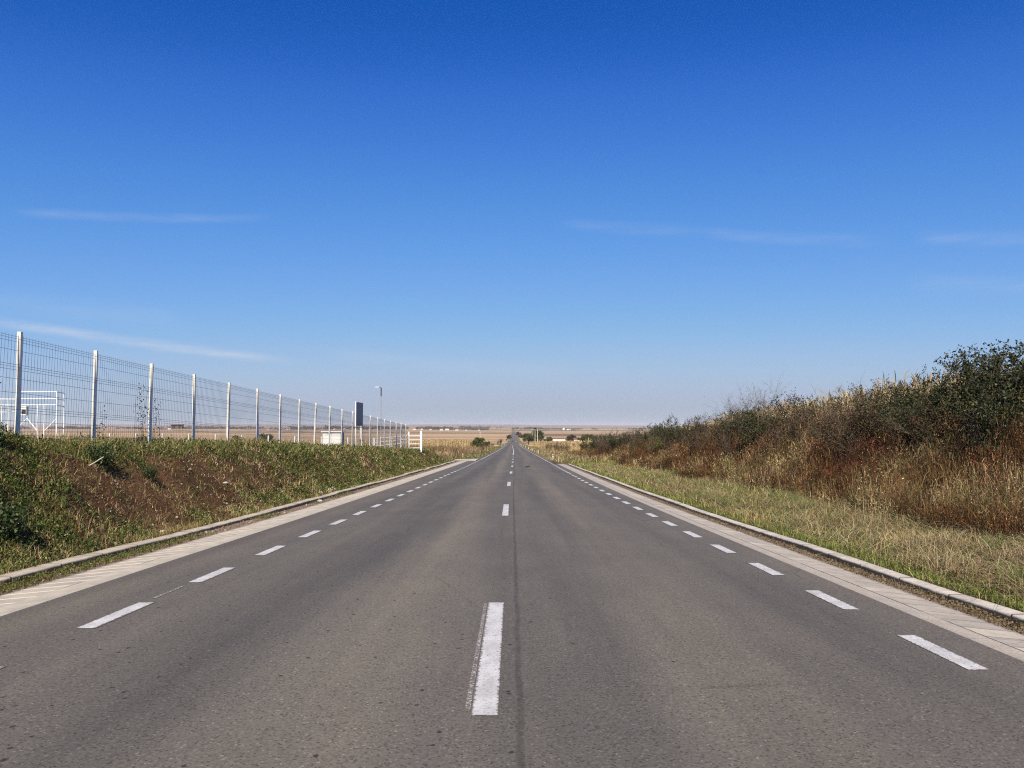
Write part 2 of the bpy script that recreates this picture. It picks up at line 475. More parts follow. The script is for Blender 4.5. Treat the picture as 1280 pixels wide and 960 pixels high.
def pal(X, Y):
    """albedo of the ground by place"""
    n = fbm(X * .35, Y * .35, 21)[..., None]; n2 = fbm(X * .02, Y * .012, 31)[..., None]
    c = lambda *a: np.array(a, float)
    out = np.zeros(X.shape + (3,))
    soil = c(.115, .062, .032) * (.6 + .8 * n)                      # left bank, reddish soil
    verge = c(.11, .085, .04) * (.5 + 1.0 * n)
    straw = c(.26, .20, .115) * (.8 + .4 * n)
    brown = c(.23, .155, .085); plough = c(.14, .095, .058); tan = c(.42, .31, .17); gold = c(.52, .38, .16); pink = c(.35, .24, .145)
    out[:] = straw
    L = (X < 0)[..., None]; Yb = Y[..., None]; Xb = X[..., None]
    out = np.where(L & (Xb > -8.6) & (Yb < 80), soil, out)
    out = np.where(~L & (Xb < 9), verge, out)
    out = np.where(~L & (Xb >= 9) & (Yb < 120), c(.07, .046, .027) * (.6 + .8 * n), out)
    q = Yb + 18 * (n2 - .5) + .12 * Xb
    fl = [(95, straw), (235, brown * 1.15), (400, gold), (470, plough), (640, pink * 1.05), (760, tan), (1000, pink), (1300, pink * 1.1), (1700, tan), (2100, brown),
          (2700, pink), (3400, tan * .9), (4200, brown), (6000, tan * .8), (99999, brown)]
    fr = [(95, out), (420, gold), (520, tan), (700, brown), (900, pink), (1300, tan), (1650, plough * 1.3), (2300, pink), (3000, tan), (3800, plough * 1.3), (5200, tan), (99999, brown)]
    for tab, sel in ((fl, L & (Xb < -5)), (fr, ~L & (Xb > 5))):
        lo = 95
        for hi, cc in tab[1:]:
            out = np.where(sel & (q >= lo) & (q < hi), cc * (.85 + .3 * n2), out); lo = hi
    out = np.where((np.abs(Xb) < 7) & (Yb > 78), c(.17, .15, .075) * (.8 + .4 * n), out)
    return out


nx = len(xs); ny = len(ys)
V = np.stack([GX + D(GY), GY, GZ], -1).reshape(-1, 3)
I = np.arange(nx * ny).reshape(ny, nx)
F = np.stack([I[:-1, :-1], I[:-1, 1:], I[1:, 1:], I[1:, :-1]], -1).reshape(-1, 4)
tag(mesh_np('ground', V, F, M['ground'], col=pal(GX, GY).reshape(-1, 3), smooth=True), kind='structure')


def ribbon(name, ys, prof, mt, wob=None, uvx=None, parent=None):
    """sweep a cross profile [(x, z), ...] along the road; uv = (uvx or x, y)"""
    ys = np.asarray(ys, float); n = len(prof); Vv = []; U = []
    acc = np.array(uvx if uvx is not None else [p[0] for p in prof])
    for k, (x, z) in enumerate(prof):
        X = np.full_like(ys, x); Z = R(ys) + z
        if wob is not None:
            X = X + wob(ys)[0]; Z = Z + wob(ys)[1]
        Vv.append(np.stack([X + D(ys), ys, Z], -1)); U.append(np.stack([np.full_like(ys, acc[k]), ys], -1))
    Vv = np.stack(Vv, 1).reshape(-1, 3); U = np.stack(U, 1).reshape(-1, 2)
    J = np.arange(len(ys) * n).reshape(len(ys), n)
    Ff = np.stack([J[:-1, :-1], J[:-1, 1:], J[1:, 1:], J[1:, :-1]], -1).reshape(-1, 4)
    return mesh_np(name, Vv, Ff, mt, uv=U, parent=parent)


yr = np.concatenate([np.arange(-25, KR, 1.0), [KR, KR + .01], np.arange(KR + 1, KL, 1.), [KL, KL + .01], np.arange(KL + 1, 200, 2), 200 * 1.03 ** np.arange(0, 88)])
yr = yr[yr < 2450]
wl = np.where(yr <= KL, -4.6, -4.02); wr = np.where(yr <= KR, 3.625, 3.5)
n = 9
XX = wl[:, None] + (wr - wl)[:, None] * np.linspace(0, 1, n)[None]
YY = np.repeat(yr[:, None], n, 1)
ZZ = R(YY)
ZZ[:, 0] -= np.where(yr > KL, .05, 0); ZZ[:, -1] -= np.where(yr > KR, .05, 0)
J = np.arange(XX.size).reshape(XX.shape)
Ff = np.stack([J[:-1, :-1], J[:-1, 1:], J[1:, 1:], J[1:, :-1]], -1).reshape(-1, 4)
tag(mesh_np('road', np.stack([XX + D(YY), YY, ZZ], -1).reshape(-1, 3), Ff, M['asphalt'], uv=np.stack([XX, YY], -1).reshape(-1, 2)), kind='structure')


def dashes(name, x0, x1, spans, mt, dz=.004):
    Vv, U, U2, Fq = [], [], [], []
    for a, b2 in spans:
        yy = np.linspace(a, b2, max(2, int((b2 - a) / 2) + 2)) if b2 - a > 5 else np.linspace(a, b2, 3)
        for k, y in enumerate(yy):
            i = len(Vv)
            for x in (x0, x1):
                Vv.append((x + float(D(y)), y, float(R(y)) + dz + y * 2e-5)); U.append((x, y)); U2.append((0 if x == x0 else x1 - x0, min(y - a, b2 - y)))
            if k: Fq.append((i - 2, i - 1, i + 1, i))
    return tag(mesh_np(name, np.array(Vv), np.array(Fq), mt, uv=np.array(U), uv2=np.array(U2)), kind='structure')


dashes('centre_line', -.232, -.08, [(4.42 + 13.02 * k, 7.62 + 13.02 * k + (.25 if k else 0)) for k in range(-1, 8)] + [(108, 109)], M['paint'])
dashes('worn_centre_line', -.272, -.24, [(4.5, 7.58)], M['worn_paint'])
# the old centre line further on wanders a little
yw = np.linspace(112, 420, 60); xo = -.16 + .16 * np.sin((yw - 112) / 38.) * np.exp(-(yw - 112) / 260)
tag(mesh_np('faded_centre_line', np.stack([np.stack([xo - .08 + D(yw), yw, R(yw) + .012], -1), np.stack([xo + .08 + D(yw), yw, R(yw) + .012], -1)], 1).reshape(-1, 3),
            np.array([(2 * i, 2 * i + 1, 2 * i + 3, 2 * i + 2) for i in range(59)]), M['paint'],
            uv=np.stack([np.stack([xo, yw], -1), np.stack([xo + .16, yw], -1)], 1).reshape(-1, 2),
            uv2=np.stack([np.stack([0 * yw, 1 + 0 * yw], -1), np.stack([.155 + 0 * yw, 1 + 0 * yw], -1)], 1).reshape(-1, 2)), kind='structure')
dashes('edge_line_right', 3.10, 3.255, [(5.32 + 1.965 * k, 6.30 + 1.965 * k) for k in range(-3, 34)] + [(73 + 2.0 * k, 74.5 + 2.0 * k) for k in range(40)] + [(153, 520)], M['paint'])
dashes('edge_line_left', -3.655, -3.49, [(6.53 + 2.22 * k, 7.62 + 2.22 * k) for k in range(-3, 33)] + [(81 + 2. * k, 82.6 + 2. * k) for k in range(36)] + [(153, 520)], M['paint'])
dashes('thin_line_mark', -3.625, -3.58, [(7.84, 8.5)], M['worn_paint'])

yk = np.arange(-25, KR + .01, .5); ykl = np.arange(-25, KL + .01, .5)
tag(ribbon('gutter', yk, [(3.60, -.04), (3.625, .004), (3.79, .004), (4.33, -.05), (4.5, -.055)], M['gutterR'], uvx=[-.02, 0, .165, .70, .87]), kind='structure')
tag(ribbon('gutter', ykl, [(-5.80, -.06), (-5.47, -.055), (-4.87, .0), (-4.6, .004), (-4.57, -.04)], M['gutterL'], uvx=[1.2, .87, .27, 0, -.03]), kind='structure')


def kw(amp, s):
    return lambda y: ((vnoise(y * .5, y * 0, s) - .5) * amp, (vnoise(y * .37, y * 0, s + 5) - .5) * amp * .9 + (_hash(np.floor(y).astype(np.int64), 0, s) - .5) * amp * .3)


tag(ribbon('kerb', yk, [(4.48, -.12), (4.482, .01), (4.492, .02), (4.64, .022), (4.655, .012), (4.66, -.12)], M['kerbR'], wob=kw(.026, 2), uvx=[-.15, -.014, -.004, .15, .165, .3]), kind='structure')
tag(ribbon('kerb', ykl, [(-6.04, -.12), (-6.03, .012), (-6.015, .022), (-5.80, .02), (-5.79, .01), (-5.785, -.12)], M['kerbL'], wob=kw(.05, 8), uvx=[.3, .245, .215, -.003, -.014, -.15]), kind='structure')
# concrete drive that leaves the road past the left kerb
Xd = np.linspace(-60, -3.9, 40); dv = []
for y in (78.2, 82.6):
    for x in Xd: dv.append((x + float(D(80)), y + (-1.6 if y < 80 else 1.6) * max(0, (x + 7) / 3.2), float(R(y)) + .03 + .55 * float(ss(7, 25, -x))))
m_ = len(Xd)
tag(mesh_np('driveway', np.array(dv), np.array([(i, i + 1, m_ + i + 1, m_ + i) for i in range(m_ - 1)]), M['gutterL'], uv=np.array([(.1, p[0]) for p in dv])), kind='structure')
# tar patch ahead in the right lane
tp = [(1.0 + .17 * math.cos(t) * (1 + .2 * math.sin(3 * t)) + .12 * math.sin(t), 57.5 + 1.9 * math.sin(t)) for t in np.linspace(0, 2 * math.pi, 17)[:-1]]
o = MB(); o.v = [(x + float(D(y)), y, float(R(y)) + .006) for x, y in tp]; o.f = [tuple(range(16))]
tag(o.build('tar_patch', M['tar']), kind='structure')

# ------------------------------------------------------------------ vegetation tools
def pick(cols, n, jit=.25, w=None):
    cols = np.array(cols, float); i = rng.choice(len(cols), n, p=w)
    return cols[i] * (1 + jit * (rng.random((n, 1)) * 2 - 1)) * (1 + .08 * (rng.random((n, 3)) * 2 - 1))


def unit(v): return v / (np.linalg.norm(v, axis=1, keepdims=True) + 1e-9)


def leaves(P, size, col, up=.3, asp=.5, droop=None):
    """diamond leaves at P: returns V, F, C"""
    n = len(P); d = rng.normal(size=(n, 3)); d[:, 2] += up; d = unit(d)
    if droop is not None: d[:, 2] -= droop; d = unit(d)
    s = unit(np.cross(d, rng.normal(size=(n, 3)))); size = np.broadcast_to(size, (n,))[:, None]
    nrm = np.cross(d, s)
    a = P; b = P + d * size * .55 + s * size * asp * .5 + nrm * size * .08; c = P + d * size; e = P + d * size * .5 - s * size * asp * .5 + nrm * size * .1
    Vv = np.stack([a, b, c, e], 1).reshape(-1, 3)
    return Vv, np.arange(4 * n).reshape(n, 4), np.repeat(col, 4, 0)


def blades(P, h, w, col, lean=.4, d=None):
    """grass blades / stems: two stacked quads, bent"""
    n = len(P); h = np.broadcast_to(h, (n,))[:, None]; w = np.broadcast_to(w, (n,))[:, None]
    a = rng.random(n) * 2 * math.pi; dirn = np.stack([np.cos(a), np.sin(a), np.zeros(n)], 1)
    a2 = rng.random(n) * 2 * math.pi; sd = np.stack([np.cos(a2), np.sin(a2), np.zeros(n)], 1)
    L = np.abs(rng.normal(size=(n, 1))) * lean
    mid = P + np.array([0, 0, 1.]) * h * .55 + dirn * h * L * .35
    tip = P + np.array([0, 0, 1.]) * h * (1 - .25 * np.minimum(L, 2)) + dirn * h * L
    Vv = np.stack([P - sd * w * .5, P + sd * w * .5, mid + sd * w * .4, mid - sd * w * .4, tip + sd * w * .12, tip - sd * w * .12], 1).reshape(-1, 3)
    b = np.arange(n)[:, None] * 6
    Fq = np.concatenate([b + np.array([[0, 1, 2, 3]]), b + np.array([[3, 2, 4, 5]])], 0)
    return Vv, Fq, np.repeat(col, 6, 0)


def cat(parts):
    Vs, Fs, Cs = [], [], []; off = 0
    for v, f, c in parts:
        Vs.append(v); Fs.append(f + off); Cs.append(c); off += len(v)
    return np.concatenate(Vs), np.concatenate(Fs), np.concatenate(Cs)


def stuff(name, parts, mt, label=None, cat_=None):
    v, f, c = cat(parts)
    o = mesh_np(name, v, f, mt, col=c); o['kind'] = 'stuff'
    if label: o['label'] = label
    if cat_: o['category'] = cat_
    return o


def scatter(n, x0, x1, y0, y1, dens=None, power=1.0):
    """points on the ground, thinner with distance; dens(X, Y) in 0..1"""
    u = rng.random(n)
    e = 1 - power
    Y = (y0 ** e + u * (y1 ** e - y0 ** e)) ** (1 / e) if abs(e) > 1e-3 else y0 * (y1 / y0) ** u
    X = x0 + rng.random(n) * (x1 - x0)
    if dens is not None:
        k = rng.random(n) < dens(X, Y); X = X[k]; Y = Y[k]
    return X, Y


def onground(X, Y, dz=0): return np.stack([X + D(Y), Y, H(X, Y) + dz], 1)


dsz = lambda Y: np.clip(Y / 14., 1, 3.2)       # blades get a little wider far off, where there are fewer of them
GREEN = [(.055, .085, .022), (.075, .10, .028), (.10, .115, .035)]
DRY = [(.36, .29, .15), (.28, .20, .10), (.42, .35, .20), (.20, .14, .075)]
BROWN = [(.13, .075, .038), (.17, .105, .055), (.10, .055, .03), (.22, .15, .08)]

# ---- right verge grass
gm = lambda X, Y: .6 * fbm(X * .6, Y * .35, 41) + .4 * fbm(X * 1.6, Y * 1.1, 47, 3)
parts = []
X, Y = scatter(120000, 4.68, 9.6, 5, 112, power=1.55)
gn = gm(X, Y); green = rng.random(len(X)) < ss(.42, .53, gn + .08 * ss(5.6, 4.7, X) + .10 * ss(13, 26, Y) - .04 * ss(7, 9, X) + .03) * .92
hh = (.05 + .10 * rng.random(len(X)) ** 2) * (1 + .7 * ss(7, 9.5, X)) * (.7 + .6 * gn)
c = np.where(green[:, None], pick([(.11, .15, .03), (.16, .19, .045), (.23, .23, .07)], len(X), .35), pick([(.50, .40, .15), (.38, .28, .10), (.62, .51, .22), (.17, .11, .045)], len(X), .35))
parts.append(blades(onground(X, Y, -.01), hh * np.clip(dsz(Y), 1, 1.5), .006 * dsz(Y) * (1 + .5 * rng.random(len(X))), c, .9))
X, Y = scatter(16000, 4.9, 9.6, 5, 60, power=1.4)        # cut stalks lying about
P = onground(X, Y, .03)
parts.append(blades(P, .12 + .2 * rng.random(len(X)), .008 * dsz(Y), pick(DRY, len(X)), 3.0))
X, Y = scatter(46000, 4.95, 9.4, 5, 34, lambda X, Y: ss(.46, .57, fbm(X * .8, Y * .7, 45) + .07 * ss(22, 12, Y)), power=1.3)   # mown brown debris
parts.append(blades(onground(X, Y, .005), .06 + .2 * rng.random(len(X)) ** 1.5, .006 * dsz(Y), pick([(.12, .066, .03), (.20, .125, .06), (.07, .04, .02), (.34, .25, .13)], len(X), .35), 2.4))
for k in range(90):                                       # tussocks
    yy = 7 + 45 * rng.random() ** 1.5; xx = 5.1 + 4.2 * rng.random(); m_ = 150
    P = onground(xx + rng.normal(size=m_) * .13, yy + rng.normal(size=m_) * .13)
    parts.append(blades(P, .12 + .22 * rng.random(m_), .007, pick(DRY if rng.random() < .65 else [(.12, .16, .04), (.16, .18, .06)], m_), .7))
stuff('verge_grass', parts, M['straw'], 'short dry and green grass of the right verge', 'grass')

# ---- left bank weeds, soil and litter
dn = lambda X, Y: .65 * fbm(X * .55, Y * .42, 51) + .35 * fbm(X * 1.7, Y * 1.5, 57, 3)
bare = lambda X, Y: np.exp(-(((Y - 14.6) / 3.4) ** 2)) * np.exp(-(((X + 6.8) / .8) ** 2)) + .5 * np.exp(-(((Y - 22) / 7) ** 2)) * np.exp(-(((X + 7) / .6) ** 2))
wd = lambda X, Y: np.clip(ss(.37, .49, dn(X, Y) + .14 * ss(13.5, 10, Y) + .14 * ss(-7.3, -7.8, X) - .05 * ss(26, 40, Y) * ss(-7.6, -7.0, X) - .17 * bare(X, Y)), .07, 1)
OLIVE = [(.085, .11, .025), (.13, .15, .036), (.18, .18, .05), (.23, .19, .07)]
SAND = [(.36, .25, .115), (.46, .34, .17), (.22, .13, .06), (.56, .44, .24)]
parts = []
# tufts of grass, each a handful of blades from one root, with hollows between
X, Y = scatter(9500, -9.8, -6.03, 7.2, 82, lambda X, Y: np.clip(wd(X, Y) + .1, 0, 1), power=1.35)
m_ = len(X); th = (.05 + .15 * rng.random(m_) ** 1.5) * (.6 + .8 * dn(X, Y)) * (1 + .25 * ss(-7.4, -8.2, X)); tr = .05 + .06 * rng.random(m_)
gp = ss(.42, .56, .6 * fbm(X * 1.1, Y * .8, 67) + .4 * fbm(X * 3, Y * 2.2, 68, 2) + .06 * ss(13, 9, Y) - .05 * ss(24, 40, Y) + .03)   # green and straw in patches
tc_ = np.where((rng.random(m_) < .05 + .74 * gp)[:, None], pick(OLIVE + [(.06, .085, .022)], m_, .3), pick(SAND, m_, .3))
for k in range(13):
    q = np.stack([X + rng.normal(size=m_) * tr * dsz(Y) ** .5, Y + rng.normal(size=m_) * tr * dsz(Y) ** .5], 1)
    parts.append(blades(onground(q[:, 0], q[:, 1], -.01), th * (.5 + .7 * rng.random(m_)), (.005 + .003 * rng.random(m_)) * dsz(Y) ** .9, tc_ * (.6 + .75 * rng.random((m_, 1))), .8))
# broad-leaved weeds
X, Y = scatter(10500, -9.4, -6.05, 7.2, 80, wd, power=1.35)
m_ = len(X); wh = (.03 + .16 * rng.random(m_)) * (.5 + dn(X, Y)); wc = pick([(.022, .036, .010), (.055, .085, .018), (.10, .135, .03), (.16, .16, .05)], m_, .35, [.32, .28, .26, .14])
for k in range(11):
    P = onground(X + rng.normal(size=m_) * .06 * dsz(Y) ** .5, Y + rng.normal(size=m_) * .06 * dsz(Y) ** .5) + np.stack([0 * wh, 0 * wh, wh * rng.random(m_)], 1)
    parts.append(leaves(P, (.026 + .034 * rng.random(m_)) * dsz(Y) ** .6, wc * (.6 + .8 * rng.random((m_, 1))), .6, .5))
X, Y = scatter(5200, -8.5, -7.6, 8, 76, lambda X, Y: ss(.45, .65, fbm(X * 1.2, Y * .9, 58)), power=1.3)   # taller tufts along the crest
parts.append(blades(onground(X, Y), .15 + .28 * rng.random(len(X)) ** 1.5, .006 * dsz(Y), pick(SAND + OLIVE, len(X), .35), .5))
X, Y = scatter(6500, -14, -8.0, 8, 84, power=1.2)         # dry grass on and behind the crest
parts.append(blades(onground(X, Y), .10 + .25 * rng.random(len(X)), .008 * dsz(Y), pick(SAND + OLIVE[1:], len(X)), .6))
X, Y = scatter(3400, -6.14, -5.97, 7, 76, lambda X, Y: ss(.42, .62, vnoise(Y * 1.1, 0 * Y, 14)), power=1.3)       # grass hanging over the left kerb
P = np.stack([X + D(Y), Y, R(Y) + .015], 1)
parts.append(blades(P, .06 + .12 * rng.random(len(X)), .006 * dsz(Y), pick(OLIVE + SAND[:2], len(X)), 1.2))
X, Y = scatter(2600, -5.81, -5.46, 7, 60, lambda X, Y: ss(.35, .65, vnoise(Y * .9, 0 * Y, 4) + .25 * ss(13, 8, Y)), power=1.5)  # weeds rooted in the left gutter
P = np.stack([X + D(Y), Y, R(Y) - .055], 1)
parts.append(blades(P, .03 + .07 * rng.random(len(X)) ** 1.5, .006 * dsz(Y), pick(OLIVE[:3] + BROWN[:2], len(X)), .9))
for k in range(4): parts.append(leaves(P + np.stack([rng.normal(size=len(P)) * .03, rng.normal(size=len(P)) * .03, .005 + .04 * rng.random(len(P))], 1), .02 + .02 * rng.random(len(P)), pick(OLIVE[:2] + BROWN[:1] + GREEN[:1], len(P)), .5))
stuff('bank_weeds', parts, M['leaf'], 'low green weeds and grass covering the left bank', 'weeds')

parts = []
X, Y = scatter(44000, -8.6, -6.05, 7.2, 78, lambda X, Y: .3 + .7 * ss(.42, .6, fbm(X * 2.2, Y * 1.6, 65)), power=1.35)
parts.append(leaves(onground(X, Y, .006), (.014 + .022 * rng.random(len(X)) ** 2) * dsz(Y) ** .6, pick([(.17, .095, .045), (.26, .165, .085), (.12, .062, .03), (.36, .26, .15), (.085, .047, .026)], len(X), .3, [.3, .24, .24, .06, .16]), 0, .6))
# fallen straw on the bare soil
X, Y = scatter(34000, -8.4, -6.05, 7.2, 60, lambda X, Y: .2 + .8 * ss(.45, .62, fbm(X * 1.5, Y * 1.2, 66)), power=1.4)
parts.append(blades(onground(X, Y, .01), .03 + .10 * rng.random(len(X)), .004 * dsz(Y), pick(SAND + BROWN[:2], len(X), .35), 2.6))
X, Y = scatter(5000, -5.8, -5.40, 5, 70, power=1.4); P = np.stack([X + D(Y), Y, R(Y) - .045], 1)
parts.append(leaves(P, .015 + .02 * rng.random(len(X)), pick(BROWN, len(X)), 0, .6))
X, Y = scatter(9000, 4.25, 4.48, 5, 60, power=1.5); P = np.stack([X + D(Y), Y, R(Y) - .045 + .02 * rng.random(len(X))], 1)
parts.append(leaves(P, .010 + .025 * rng.random(len(X)), pick([(.16, .105, .06), (.22, .15, .09), (.10, .066, .038), (.12, .11, .04)], len(X)), .2, .6))
stuff('leaf_litter', parts, M['leaf'], 'dry leaves and crumbs of soil on the bank and gutters', 'leaf litter')

# small stones of the rubble patch
def stones_mesh(P, s, col):
    base = np.array([(1, 0, 0), (-1, 0, 0), (0, 1, 0), (0, -1, 0), (0, 0, .7), (0, 0, -.7)], float)
    n = len(P); q = base[None] * (.6 + .8 * rng.random((n, 6, 1))) * np.array(s)[:, None, None]
    a = rng.random(n) * 6.28; ca, sa = np.cos(a)[:, None], np.sin(a)[:, None]
    q = np.stack([q[..., 0] * ca - q[..., 1] * sa, q[..., 0] * sa + q[..., 1] * ca, q[..., 2]], -1) + P[:, None]
    f = np.array([(0, 2, 4), (2, 1, 4), (1, 3, 4), (3, 0, 4), (2, 0, 5), (1, 2, 5), (3, 1, 5), (0, 3, 5)])
    return q.reshape(-1, 3), (np.arange(n)[:, None, None] * 6 + f[None]).reshape(-1, 3), np.repeat(col, 6, 0)


X, Y = scatter(3600, -8.0, -5.45, 9, 62, lambda X, Y: .03 + .9 * np.exp(-((Y - 22) / 6.5) ** 2) * ss(.35, .6, fbm(X * 1.3, Y * .8, 61)) + .15 * ss(-6.4, -6.1, X), power=1.2)
P = onground(X, Y, .01); lo = X > -5.85; P[lo, 2] = R(Y[lo]) - .05
stuff('gravel', [stones_mesh(P, .012 + .035 * rng.random(len(X)) ** 3 + .004, pick([(.34, .28, .21), (.26, .19, .13), (.40, .34, .27), (.19, .12, .075)], len(X)))], M['leaf'], 'pale stones strewn over the left bank', 'stones')

# ---- right bank: dry weed thicket, in clumps with dark hollows between
parts = []
thick = lambda X, Y: ss(7.75, 8.35, X + (fbm(Y * .42, X * .42, 71) - .5) * 2.6 + .75 * ss(22, 14, Y)) * ss(11.6, 10.4, X)
X0, Y0 = scatter(3400, 7.2, 11.6, 9.5, 115, thick, power=1.3)
nc = len(X0); hc = (.40 + .62 * rng.random(nc)) * (.6 + .8 * fbm(X0 * .4, Y0 * .4, 72)) * np.interp(Y0, [10, 60, 115], [1.08, .85, .6]) * (1 - .35 * ss(8.7, 7.8, X0))
tone = fbm(X0 * .7, Y0 * .5, 73) + .07 * rng.normal(size=nc)
cc0 = np.where((tone < .45)[:, None], pick([(.07, .029, .012), (.11, .046, .018), (.04, .02, .009)], nc, .4),
               np.where((tone < .56)[:, None], pick([(.19, .10, .042), (.25, .15, .065), (.085, .045, .02)], nc, .4), pick([(.42, .31, .16), (.33, .23, .11), (.15, .085, .04), (.085, .08, .026)], nc, .4)))
for j in range(9):
    r = (.05 + .11 * rng.random(nc)) * dsz(Y0) ** .4; a = rng.random(nc) * 6.283
    X = X0 + r * np.cos(a); Y = Y0 + r * np.sin(a); hs = hc * (.6 + .55 * rng.random(nc)); cc = cc0 * (.65 + .7 * rng.random((nc, 1)))
    P = onground(X, Y); parts.append(blades(P, hs, (.005 + .006 * rng.random(nc)) * dsz(Y), cc, .22))
    for k in range(9):                                     # twigs, seed heads and withered leaves
        t = .45 + .6 * rng.random(nc) ** .8; sp = .06 + .09 * t
        Q = P + np.stack([rng.normal(size=nc) * sp, rng.normal(size=nc) * sp, hs * t], 1); kind = rng.random(nc)
        cl = np.where((kind < .09)[:, None], pick([(.055, .07, .02), (.08, .085, .028)], nc), np.where((kind < .108)[:, None], pick([(.13, .025, .02), (.10, .02, .02)], nc), cc * (.6 + .8 * rng.random((nc, 1)))))
        if k < 4: parts.append(blades(Q, .08 + .14 * rng.random(nc), (.004 + .004 * rng.random(nc)) * dsz(Y), cl, .8))
        else: parts.append(leaves(Q, (.018 + .03 * rng.random(nc)) * dsz(Y) ** .5, cl, .2, .5))
X, Y = scatter(6000, 7.6, 9.6, 10, 70, lambda X, Y: thick(X, Y) * ss(.40, .58, fbm(X * .9, Y * .8, 77)), power=1.35)  # pale standing stalks along its foot
parts.append(blades(onground(X, Y), .2 + .5 * rng.random(len(X)), .006 * dsz(Y), pick([(.38, .30, .18), (.27, .19, .10), (.18, .11, .06), (.42, .36, .26)], len(X), .35), .2))
stuff('dry_weed_thicket', parts, M['straw'], 'thicket of brown dry weeds on the right bank', 'weeds')

# red and orange autumn sprigs low in the thicket
parts = []
for (yy, xx, h0, n_, pal_) in ((15.2, 9.3, .75, 150, [(.20, .035, .022), (.24, .07, .035)]), (16.8, 9.7, 1.5, 90, [(.12, .012, .02)]), (20.5, 9.15, .6, 260, [(.16, .015, .03), (.11, .012, .02)]),
                               (19.8, 9.6, .85, 260, [(.13, .02, .025)]), (44, 9.6, .9, 240, [(.30, .12, .05)]), (24, 9.6, .9, 300, [(.24, .10, .045)]), (30, 9.7, .9, 300, [(.20, .085, .04)])):
    P = np.stack([xx + rng.normal(size=n_) * .35 + float(D(yy)), yy + rng.normal(size=n_) * .35, float(H(xx, yy)) + h0 + rng.normal(size=n_) * .16], 1)
    parts.append(leaves(P, .035 + .03 * rng.random(n_), pick(pal_, n_), .2, .55))
stuff('red_leaf_sprigs', parts, M['leaf'], 'red and orange autumn leaves low in the right thicket', 'leaves')

# ---- shrubs (things)
def grow(h, wid, nst, twig, nleaf, lsize, pal_, w=None, topbare=.3, seed=0, shoots=0):
    """a shrub: several stems from the foot, forking upwards; returns branch MB and leaf arrays"""
    rs = random.Random(seed); b = MB(); pts = []

    def branch(p, d, ln, r, lev):
        q = [p]; steps = 4
        for s in range(steps):
            d = (d + Vector((rs.gauss(0, .17), rs.gauss(0, .17), .05))).normalized(); q.append(q[-1] + d * ln / steps)
        b.tube(q, [r * (1 - .75 * k / steps) for k in range(steps + 1)], 3 if lev > 0 else 4, cap=False)
        for k in range(1, steps + 1): pts.append((q[k], lev))
        if lev < 2:
            for k in range(twig if lev == 0 else 3):
                s = rs.randint(1 if lev == 0 else 2, steps)
                dd = (d + Vector((rs.gauss(0, .75), rs.gauss(0, .75), rs.gauss(.15, .35)))).normalized()
                branch(q[s], dd, ln * rs.uniform(.35, .6), r * .45, lev + 1)
    for k in range(nst):
        a = 2 * math.pi * k / nst + rs.uniform(-.5, .5); t = rs.uniform(.05, .5) * wid / h
        branch(Vector((math.cos(a) * .15 * wid * rs.random(), math.sin(a) * .15 * wid * rs.random(), -.05)), Vector((math.cos(a) * t, math.sin(a) * t, 1)).normalized(), h * rs.uniform(.62, .95), .011 + .006 * rs.random(), 0)
    for k in range(shoots):                                # upright young shoots above the crown
        a = rs.uniform(0, 6.28); rr = rs.uniform(.1, .45) * wid; q0 = Vector((math.cos(a) * rr, math.sin(a) * rr, h * .6)); q1 = q0 + Vector((rs.gauss(0, .06), rs.gauss(0, .06), h * rs.uniform(.36, .58)))
        b.tube([q0, (q0 + q1) / 2 + Vector((rs.gauss(0, .03), 0, 0)), q1], [.007, .005, .002], 3, False)
        for t in range(22): pts.append((q0.lerp(q1, rs.random()), 3))
    A = np.array([tuple(p) for p, l in pts if l >= 1 or p.z > .3 * h]); zt = A[:, 2] / h
    wt = np.where(zt > .88, topbare, 1.0) * (.5 + zt); wt = wt / wt.sum()
    i = rng.choice(len(A), nleaf, p=wt)
    P = A[i] + rng.normal(size=(nleaf, 3)) * np.where(A[i][:, 2:] > .93 * h, .03, .072)
    return b, leaves(P, lsize * (.7 + .6 * rng.random(nleaf)), pick(pal_, nleaf, .35, w), .25, .6)


PROTO = []
DG = [(.012, .017, .005), (.026, .034, .010), (.058, .066, .019), (.085, .072, .025)]
OL = [(.026, .025, .008), (.06, .045, .015), (.085, .043, .018), (.02, .021, .007), (.12, .085, .035)]
BR = [(.065, .028, .012), (.12, .058, .023), (.035, .02, .008), (.18, .11, .048)]
YG = [(.12, .13, .03), (.07, .085, .022), (.17, .15, .035)]
SPEC = [  # h, width, stems, twigs, leaves, leaf size, palette
    (2.1, 1.5, 11, 7, 8200, .070, DG, .6), (1.9, 1.6, 10, 7, 7400, .064, DG, .7), (1.7, 1.5, 10, 7, 5600, .05, OL, .5),
    (1.6, 1.4, 11, 7, 3600, .038, BR, .4), (2.1, 1.2, 12, 8, 2400, .034, BR, .12), (1.3, 1.3, 9, 6, 4200, .042, YG, .7), (.42, .55, 9, 4, 1100, .05, [(.022, .04, .010), (.04, .065, .016), (.065, .09, .024)], .9)]
for k, (h, wid, ns, tw, nl, ls, pl, tb) in enumerate(SPEC):
    r0 = empty('shrub'); bm_, lf = grow(h, wid, ns, tw, nl, ls, pl, None, tb, seed=k + 3, shoots=(14, 8, 5, 4, 5, 3, 0)[k])
    bm_.build('branches', M['bark'], r0); mesh_np('foliage', lf[0], lf[1], M['shrub_leaf'], col=lf[2], parent=r0)
    PROTO.append(r0)
used = set()


